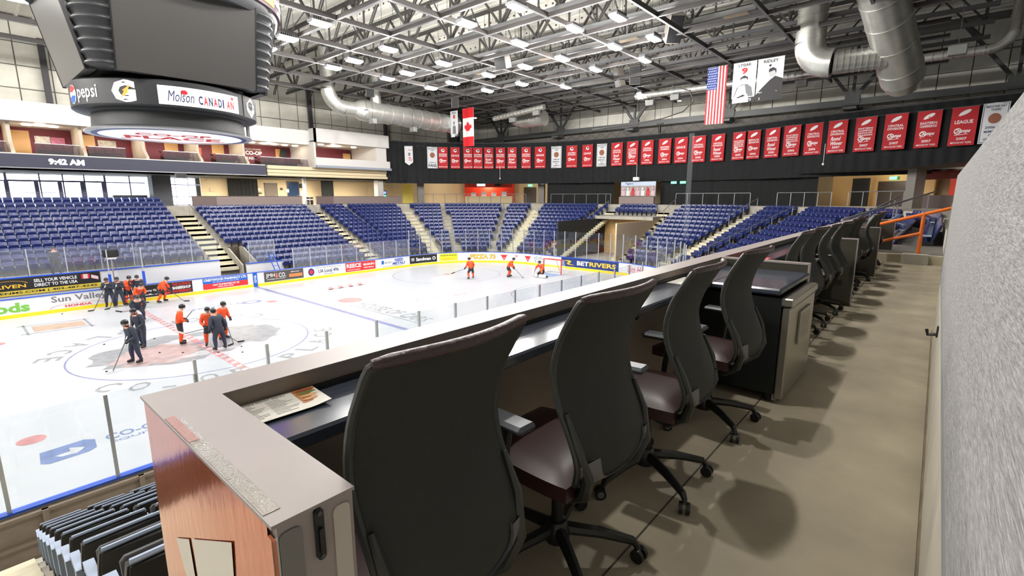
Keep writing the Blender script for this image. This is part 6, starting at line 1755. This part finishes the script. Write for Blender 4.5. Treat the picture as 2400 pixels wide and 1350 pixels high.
EDGES = [('pelvis', 'waist'), ('waist', 'chest'), ('chest', 'neck'), ('neck', 'head'), ('chest', 'shL'), ('shL', 'elL'), ('elL', 'haL'), ('chest', 'shR'), ('shR', 'elR'), ('elR', 'haR'), ('pelvis', 'hiL'), ('hiL', 'knL'), ('knL', 'anL'), ('anL', 'toL'), ('pelvis', 'hiR'), ('hiR', 'knR'), ('knR', 'anR'), ('anR', 'toR')]
SLOT = {('neck', 'head'): 0, ('chest', 'neck'): 1, ('hiL', 'knL'): 2, ('hiR', 'knR'): 2, ('pelvis', 'hiL'): 2, ('pelvis', 'hiR'): 2, ('knL', 'anL'): 3, ('knR', 'anR'): 3, ('anL', 'toL'): 4, ('anR', 'toR'): 4}
def build_players():
    tmp = []
    for (pos, yaw, J, colour, label, stick, tape, legs, pads, hair) in JOBS:
        names = list(RADII)
        me = bpy.data.meshes.new('body'); me.from_pydata([J[n] for n in names], [(names.index(a), names.index(b)) for a, b in EDGES], [])
        o = bpy.data.objects.new('body', me); COL.objects.link(o)
        m = o.modifiers.new('skin', 'SKIN'); m.use_smooth_shade = True
        for i, n in enumerate(names):
            r = RADII[n]*(1.15 if pads and n[:2] in ('sh', 'el', 'kn', 'hi') else 1)
            me.skin_vertices[0].data[i].radius = (r, r*(.9 if n in ('pelvis', 'waist', 'chest') else 1))
            me.skin_vertices[0].data[i].use_root = (n == 'pelvis')
        s = o.modifiers.new('sub', 'SUBSURF'); s.levels = 1; s.render_levels = 1
        tmp.append(o)
    bpy.context.view_layer.update()
    dg = bpy.context.evaluated_depsgraph_get()
    for o, (pos, yaw, J, colour, label, stick, tape, legs, pads, hair) in zip(tmp, JOBS):
        me = bpy.data.meshes.new_from_object(o.evaluated_get(dg), depsgraph=dg)
        bpy.data.objects.remove(o)
        V = {n: Vector(p) for n, p in J.items()}
        jer = M_orangej if colour == 'orange' else M_darkj
        sock = {'orange': M_orangej, 'dark': M_sockd}[legs or colour]
        me.materials.clear()
        for m in (M_skin, jer, M_pant if colour == 'orange' else M_darkj, sock, M_skate): me.materials.append(m)
        for p in me.polygons:
            c = p.center; best = None
            for e in EDGES:
                a, b = V[e[0]], V[e[1]]; d = b-a; t = max(0, min(1, (c-a).dot(d)/max(d.length_squared, 1e-9)))
                dist = (c - (a + d*t)).length - .5*(RADII[e[0]]*(1-t) + RADII[e[1]]*t)
                if best is None or dist < best[0]: best = (dist, e, t)
            e = best[1]; sl = SLOT.get(e, 1)
            if e == ('chest', 'neck') and best[2] > .75: sl = 0
            if e in (('hiL', 'knL'), ('hiR', 'knR')) and best[2] > .85: sl = 3
            p.material_index = sl; p.use_smooth = True
        t = thing('person', label, 'person', (pos[0], pos[1], 0), yaw - pi/2, 'hockey players on the ice')
        obj('body', me, t)
        hd = V['head']
        hm = obj('helmet', HELM, t, Matrix.Translation(hd + Vector((0, .012, .055))))
        obj('visor', VISOR, hm)
        # face: nose, eyes, mouth, ears
        q = MB(); q.tube([hd + Vector((0, .10, .03)), hd + Vector((0, .135, -.012)), hd + Vector((0, .105, -.02))], [.008, .016, .01], 6)
        for s in (-1, 1): q.tube([hd + Vector((s*.1, .0, .015)), hd + Vector((s*.112, -.012, -.03))], [.014, .012], 6)
        q.build('nose_and_ears', M_skin, t, True)
        q = MB()
        for s in (-1, 1): q.cbox(hd + Vector((s*.036, .104, .022)), (.022, .01, .01))
        q.cbox(hd + Vector((0, .102, -.052)), (.045, .012, .009)); q.build('eyes_and_mouth', M_hair, t)
        if hair:
            q = MB(); q.tube([hd + Vector((0, -.09, -.02)), hd + Vector((0, -.11, -.1)), hd + Vector((0, -.09, -.16))], [.06, .06, .03], 8); q.build('hair', M_hair, t, True)
        for s in ('L', 'R'):
            el, ha = V['el'+s], V['ha'+s]
            d = (ha-el).normalized(); z = -d; x = z.cross(Vector((0, 1, .2))).normalized(); y = z.cross(x)
            M4 = Matrix(((x.x, y.x, z.x, ha.x), (x.y, y.y, z.y, ha.y), (x.z, y.z, z.z, ha.z), (0, 0, 0, 1)))
            obj('glove', GLOVE, t, M4)
            an, to = V['an'+s], V['to'+s]; a = math.atan2(-(to.x-an.x), to.y-an.y)
            b = obj('skate', SK_BOOT, t, Matrix.Translation((an.x*.5+to.x*.5, an.y*.5+to.y*.5-.02, .06)) @ Matrix.Rotation(a, 4, 'Z'))
            obj('holder', SK_HOLD, b); obj('steel', SK_STEEL, b)
        if stick:
            butt, heel, toe = [Vector(p) for p in stick]
            st = MB(); st.bar(butt, heel, .03, .022); so = st.build('stick', M_stick, t)
            d = (toe-heel); up = Vector((0, 0, 1)) if abs(d.normalized().z) < .8 else Vector((0, 1, 0)).cross(d).normalized()
            bl = MB(); nrm = d.cross(up).normalized(); w = nrm.cross(d).normalized()*.038
            def bf(a, b):
                p = heel + d*a + nrm*(.03*a*a) + w*(2*b-1)*(1-.15*a)
                return p, nrm
            bl.shell(bf, 6, 2, .01); bl.build('blade', M_white if tape == 'white' else M_tape, so)
            g_ = MB(); dd = (heel-butt).normalized(); g_.bar(butt, butt+dd*.14, .036, .028); g_.build('grip_tape', M_white, so)
def two_hand(bx, by, bz, hx, hy, hz, tx, ty, tz): return ((bx, by, bz), (hx, hy, hz), (tx, ty, tz))
# standing pair by the far boards (facing the camera side)
player((-1.0, 12.3), rad(-110), stand(lean=.06, armL=((-.3, .12, 1.2), (-.05, .26, 1.3)), armR=((.3, .12, 1.15), (.06, .27, 1.22))), 'dark', 'dark clad player at the boards with stick reaching to the ice, leftmost of the group', ((.05, .25, 1.4), (.65, .75, .06), (.9, .85, .05)))
player((-.55, 12.2), rad(-100), stand(lean=.06, armL=((-.3, .12, 1.18), (-.06, .26, 1.28)), armR=((.3, .12, 1.15), (.06, .27, 1.2))), 'dark', 'dark clad player standing beside the leftmost one at the boards', ((.05, .25, 1.4), (.5, .6, .06), (.75, .7, .05)))
player((-.1, 12.3), rad(-60), stand(lean=.12, armL=((-.28, .15, 1.25), (-.02, .3, 1.45)), armR=((.28, .12, 1.2), (.05, .28, 1.3))), 'orange', 'orange clad player leaning on the boards amid the group', ((.05, .3, 1.5), (-.5, .5, .06), (-.75, .6, .05)))
player((.5, 12.2), rad(-120), stand(lean=.08), 'dark', 'dark clad player at the right of the group by the boards', None)
player((.05, 10.7), rad(-75), stand(lean=.55, crouch=.16, armL=((-.3, .3, 1.0), (-.14, .45, .85)), armR=((.3, .3, 1.0), (.14, .45, .85))), 'orange', 'orange clad player bending forward in the middle of the group', ((-.5, .5, .85), (.6, .5, .85), (.85, .5, .8)))
player((-.75, 7.0), rad(-95), stand(lean=.7, crouch=.18, spread=.22, armL=((-.32, .38, .95), (-.22, .42, .72)), armR=((.32, .38, .95), (.22, .42, .72))), 'dark', 'dark clad player bent over with hands on knees behind the standing pair', ((-.45, .5, .7), (.7, .55, .72), (.95, .6, .82)))
player((1.4, 11.6), rad(-30), stand(lean=.45, crouch=.14, spread=.24, step=.1, armL=((-.3, .3, 1.05), (-.05, .5, .85)), armR=((.3, .22, 1.0), (.12, .42, .78))), 'orange', 'orange clad player crouched alone with stick by the barbershop advert', ((-.1, .2, 1.05), (.15, 1.25, .06), (.1, 1.55, .05)), hair=True)
# pair near the centre circle
player((-1.85, 1.1), rad(-150), stand(lean=.12, armL=((-.3, .1, 1.15), (-.2, .3, 1.0)), armR=((.3, .08, 1.15), (.2, .26, .98)), step=.1), 'dark', 'dark clad player standing just behind the one with the puck', None)
player((-2.57, -1.2), rad(-165), stand(lean=.1, armL=((-.3, .06, 1.15), (-.12, .26, 1.0)), armR=((.3, .05, 1.15), (.12, .22, .95)), step=-.06), 'dark', 'dark clad player nearest the camera reaching a stick to a puck', ((.1, .15, 1.15), (-.35, 1.0, .05), (-.45, 1.25, .05)), 'white')
# group on the logo
player((-.6, .35), rad(-15), stand(lean=.04, armL=((-.29, .05, 1.18), (-.12, .28, 1.12)), armR=((.29, .05, 1.18), (.12, .3, 1.1))), 'orange', 'orange clad player standing alone holding a stick upright', ((.1, .05, .95), (.0, .55, 1.5), (.0, .62, 1.75)), 'white')
player((.2, -.95), rad(-110), stand(lean=.1, armL=((-.3, .08, 1.15), (-.16, .3, 1.0)), armR=((.3, .08, 1.15), (.16, .3, .98))), 'orange', 'orange clad player facing the dark one in the trio, stick held across', ((-.1, .3, .95), (.9, .35, .8), (1.2, .38, .95)), 'white')
player((.9, -.3), rad(-60), stand(lean=.05), 'orange', 'orange clad player at the back of the trio', ((.1, .25, 1.1), (.55, 1.0, .06), (.85, 1.0, .05)))
player((.25, -1.9), rad(100), stand(lean=.16, spread=.19, armL=((-.32, .0, 1.12), (-.3, .18, .92)), armR=((.33, .0, 1.12), (.34, .14, .9))), 'dark', 'dark clad player seen from behind in the trio', ((-.1, .35, 1.05), (.95, .35, .08), (1.25, .4, .05)))
# by the far net
player((20.5, 3.3), rad(75), stand(lean=.22, crouch=.08, spread=.26, step=-.12, armL=((-.33, .08, 1.12), (-.42, .25, .9)), armR=((.32, .05, 1.12), (.3, .2, .92))), 'orange', 'orange clad player skating left of the net with stick held out', ((.2, .3, 1.0), (-1.2, .5, .6), (-1.5, .55, .5)))
player((23.2, 1.6), rad(-50), stand(lean=.42, crouch=.14, spread=.22, step=.08, armL=((-.3, .28, 1.05), (-.08, .46, .82)), armR=((.3, .2, 1.02), (.12, .42, .78))), 'orange', 'orange clad player bent over with stick between the goaltender and the other skater', ((-.1, .25, 1.0), (.35, 1.15, .06), (.6, 1.25, .05)))
gj = stand(lean=.3, crouch=.42, spread=.2, armL=((-.36, .15, .85), (-.42, .35, .62)), armR=((.36, .15, .85), (.42, .32, .6)))
gj['knL'], gj['knR'] = (-.22, .3, .2), (.22, .3, .2); gj['anL'], gj['anR'] = (-.5, .05, .1), (.5, .05, .1); gj['toL'], gj['toR'] = (-.65, -.02, .1), (.65, -.02, .1)
player((25.0, -.4), rad(175), gj, 'orange', 'orange clad goaltender kneeling in front of the net with white leg pads', ((.4, .3, .75), (.15, .75, .06), (-.2, .85, .06)), 'white', pads=True)
build_players()
# goaltender's pads, blocker
gt = [o for o in bpy.data.objects if o.get('label', '').startswith('orange clad goaltender')][0]
for s in (-1, 1):
    q = MB(); q.cbox((s*.42, .3, .16), (.66, .16, .28), bev=.05, rot=Matrix.Rotation(s*rad(-12), 3, 'Z')); q.build('leg_pad', M_white, gt)
q = MB(); q.cbox((-.44, .42, .62), (.2, .08, .36), bev=.03); q.build('catch_glove', mat('pad_orange', rgb(226, 110, 60), .6), gt)
q = MB(); q.cbox((.44, .42, .6), (.2, .06, .38), bev=.02); q.build('blocker', M_white, gt)
# figure added in place of silhouettes reflected in the bench glass
for (x, y, lab) in ((-2.75, 15.9, 'dark figure added behind the bench glass for a reflected silhouette'),):
    JOBS.clear(); player((x, y), rad(-95), stand(lean=.03), 'dark', lab, None); build_players()
    c = [o for o in bpy.data.objects if o.get('label') == lab][0]; c.location.z = 1.75; c['group'] = 'reflected figures in the bench glass'
    for ch in list(c.children):
        if ch.name.split('.')[0] in ('helmet', 'skate', 'glove'):
            for g2 in list(ch.children): bpy.data.objects.remove(g2)
            bpy.data.objects.remove(ch)
    q = MB(); q.lathe([(0, .12), (.07, .1), (.105, .03), (.1, -.03)], n=14); h_ = q.build('hair', M_hair, c, True); h_.location = (0, .13, 1.72)
# bench camera on a pole
t = thing('camera_box', 'dark box on a pole standing in the players bench', 'box', (-.35, 14.1, .35))
q = MB(); q.cbox((0, 0, 2.75), (.75, .5, .45), bev=.03); q.build('case', M_black, t); q = MB(); q.cbox((0, 0, 2.45), (.5, .35, .12)); q.build('tray', M_white, t); beam('pole', (0, 0, 0), (0, 0, 2.4), .07, .07, M_alu, t)
t = thing('folding_ladder', 'blue step ladder leaning behind the far boards', 'ladder', (9.9, 13.9, .35))
for s in (-.2, .2): beam('rail', (s, 0, 0), (s-.5, .3, 1.9), .06, .04, M_ledge, t)
for k in range(5): beam('rung', (-.2-.5*k/5, .3*k/5, .2+1.9*k/5*.95), (.2-.5*k/5, .3*k/5, .2+1.9*k/5*.95), .05, .03, M_ledge, t)
# ---- the goal net
M_netred = mat('goal_red', rgb(206, 44, 40), .4)
t = thing('hockey_net', 'red framed hockey goal with white mesh at the far end', 'goal', (27.13, 0, 0))
q = MB(); q.tube([(0, -.93, 0), (0, -.93, 1.2), (0, -.88, 1.25), (0, .88, 1.25), (0, .93, 1.2), (0, .93, 0)], .045, 8); q.build('goal_frame', M_netred, t, True)
q = MB(); q.tube([(0, .93, .04), (.7, 1.05, .04), (1.05, .8, .04), (1.12, 0, .04), (1.05, -.8, .04), (.7, -1.05, .04), (0, -.93, .04)], .04, 8); q.build('base_bar', M_white, t, True)
q = MB(); q.tube([(.0, .88, 1.25), (.45, .8, 1.22), (.52, 0, 1.22), (.45, -.8, 1.22), (0, -.88, 1.25)], .025, 6); q.build('top_shelf_bar', M_netred, t, True)
q = MB(); q.tube([(.52, 0, 1.22), (1.12, 0, .04)], .02, 6); q.build('centre_bar', M_netred, t, True)
q = MB()
for k in range(25):
    f = -1 + 2*k/24; y0, y1 = f*.82, f*.95
    q.tube([(.5 - .05*abs(f), y0, 1.22), (1.1-.3*abs(f)**3, y1, .05)], .006, 4)
for k in range(9):
    z = .08 + k*.14; f = 1 - z/1.25
    q.tube([(.5+.6*f-.3*f, -.93, z), (.5+.6*f, -.7, z), (.52+.6*f, 0, z), (.5+.6*f, .7, z), (.5+.6*f-.3*f, .93, z)], .006, 4)
for s in (-1, 1):
    for k in range(6):
        x = .1 + k*.12; q.tube([(x*.55, s*.9, 1.22), (x, s*1.0, .05)], .006, 4)
q.build('mesh', mat('net_cord', rgb(228, 226, 222), .8), t)
# pucks
pk = MB(); pk.lathe([(0, 0), (.038, 0), (.0385, .025), (0, .0255)], n=14); PK = pk.mesh('puck', mat('puck_black', rgb(18, 18, 20), .5), True)
for (x, y, lab) in ((-3.59, -1.5, 'black puck at the tip of the nearest player\'s stick'), (-.95, -1.05, 'black puck left of the trio on the centre emblem'), (-1.5, 2.6, 'black puck behind the standing pair'), (-1.15, 2.4, 'second black puck behind the standing pair'), (-1.6, -.3, 'black puck right of the standing pair'), (1.05, -2.0, 'black puck right of the dark player in the trio'), (.75, -2.9, 'black puck below the trio toward the counter'), (1.35, -4.1, 'black puck close to the near glass'), (.05, -2.2, 'black puck at the feet of the dark player in the trio'), (-3.2, 12.3, 'black puck by the boards under the grey lettering'), (-2.9, 3.0, 'black puck on the circle lettering')):
    o = obj('puck', PK); o.location = (x, y, .004); tag(o, lab, 'puck', 'pucks on the ice')
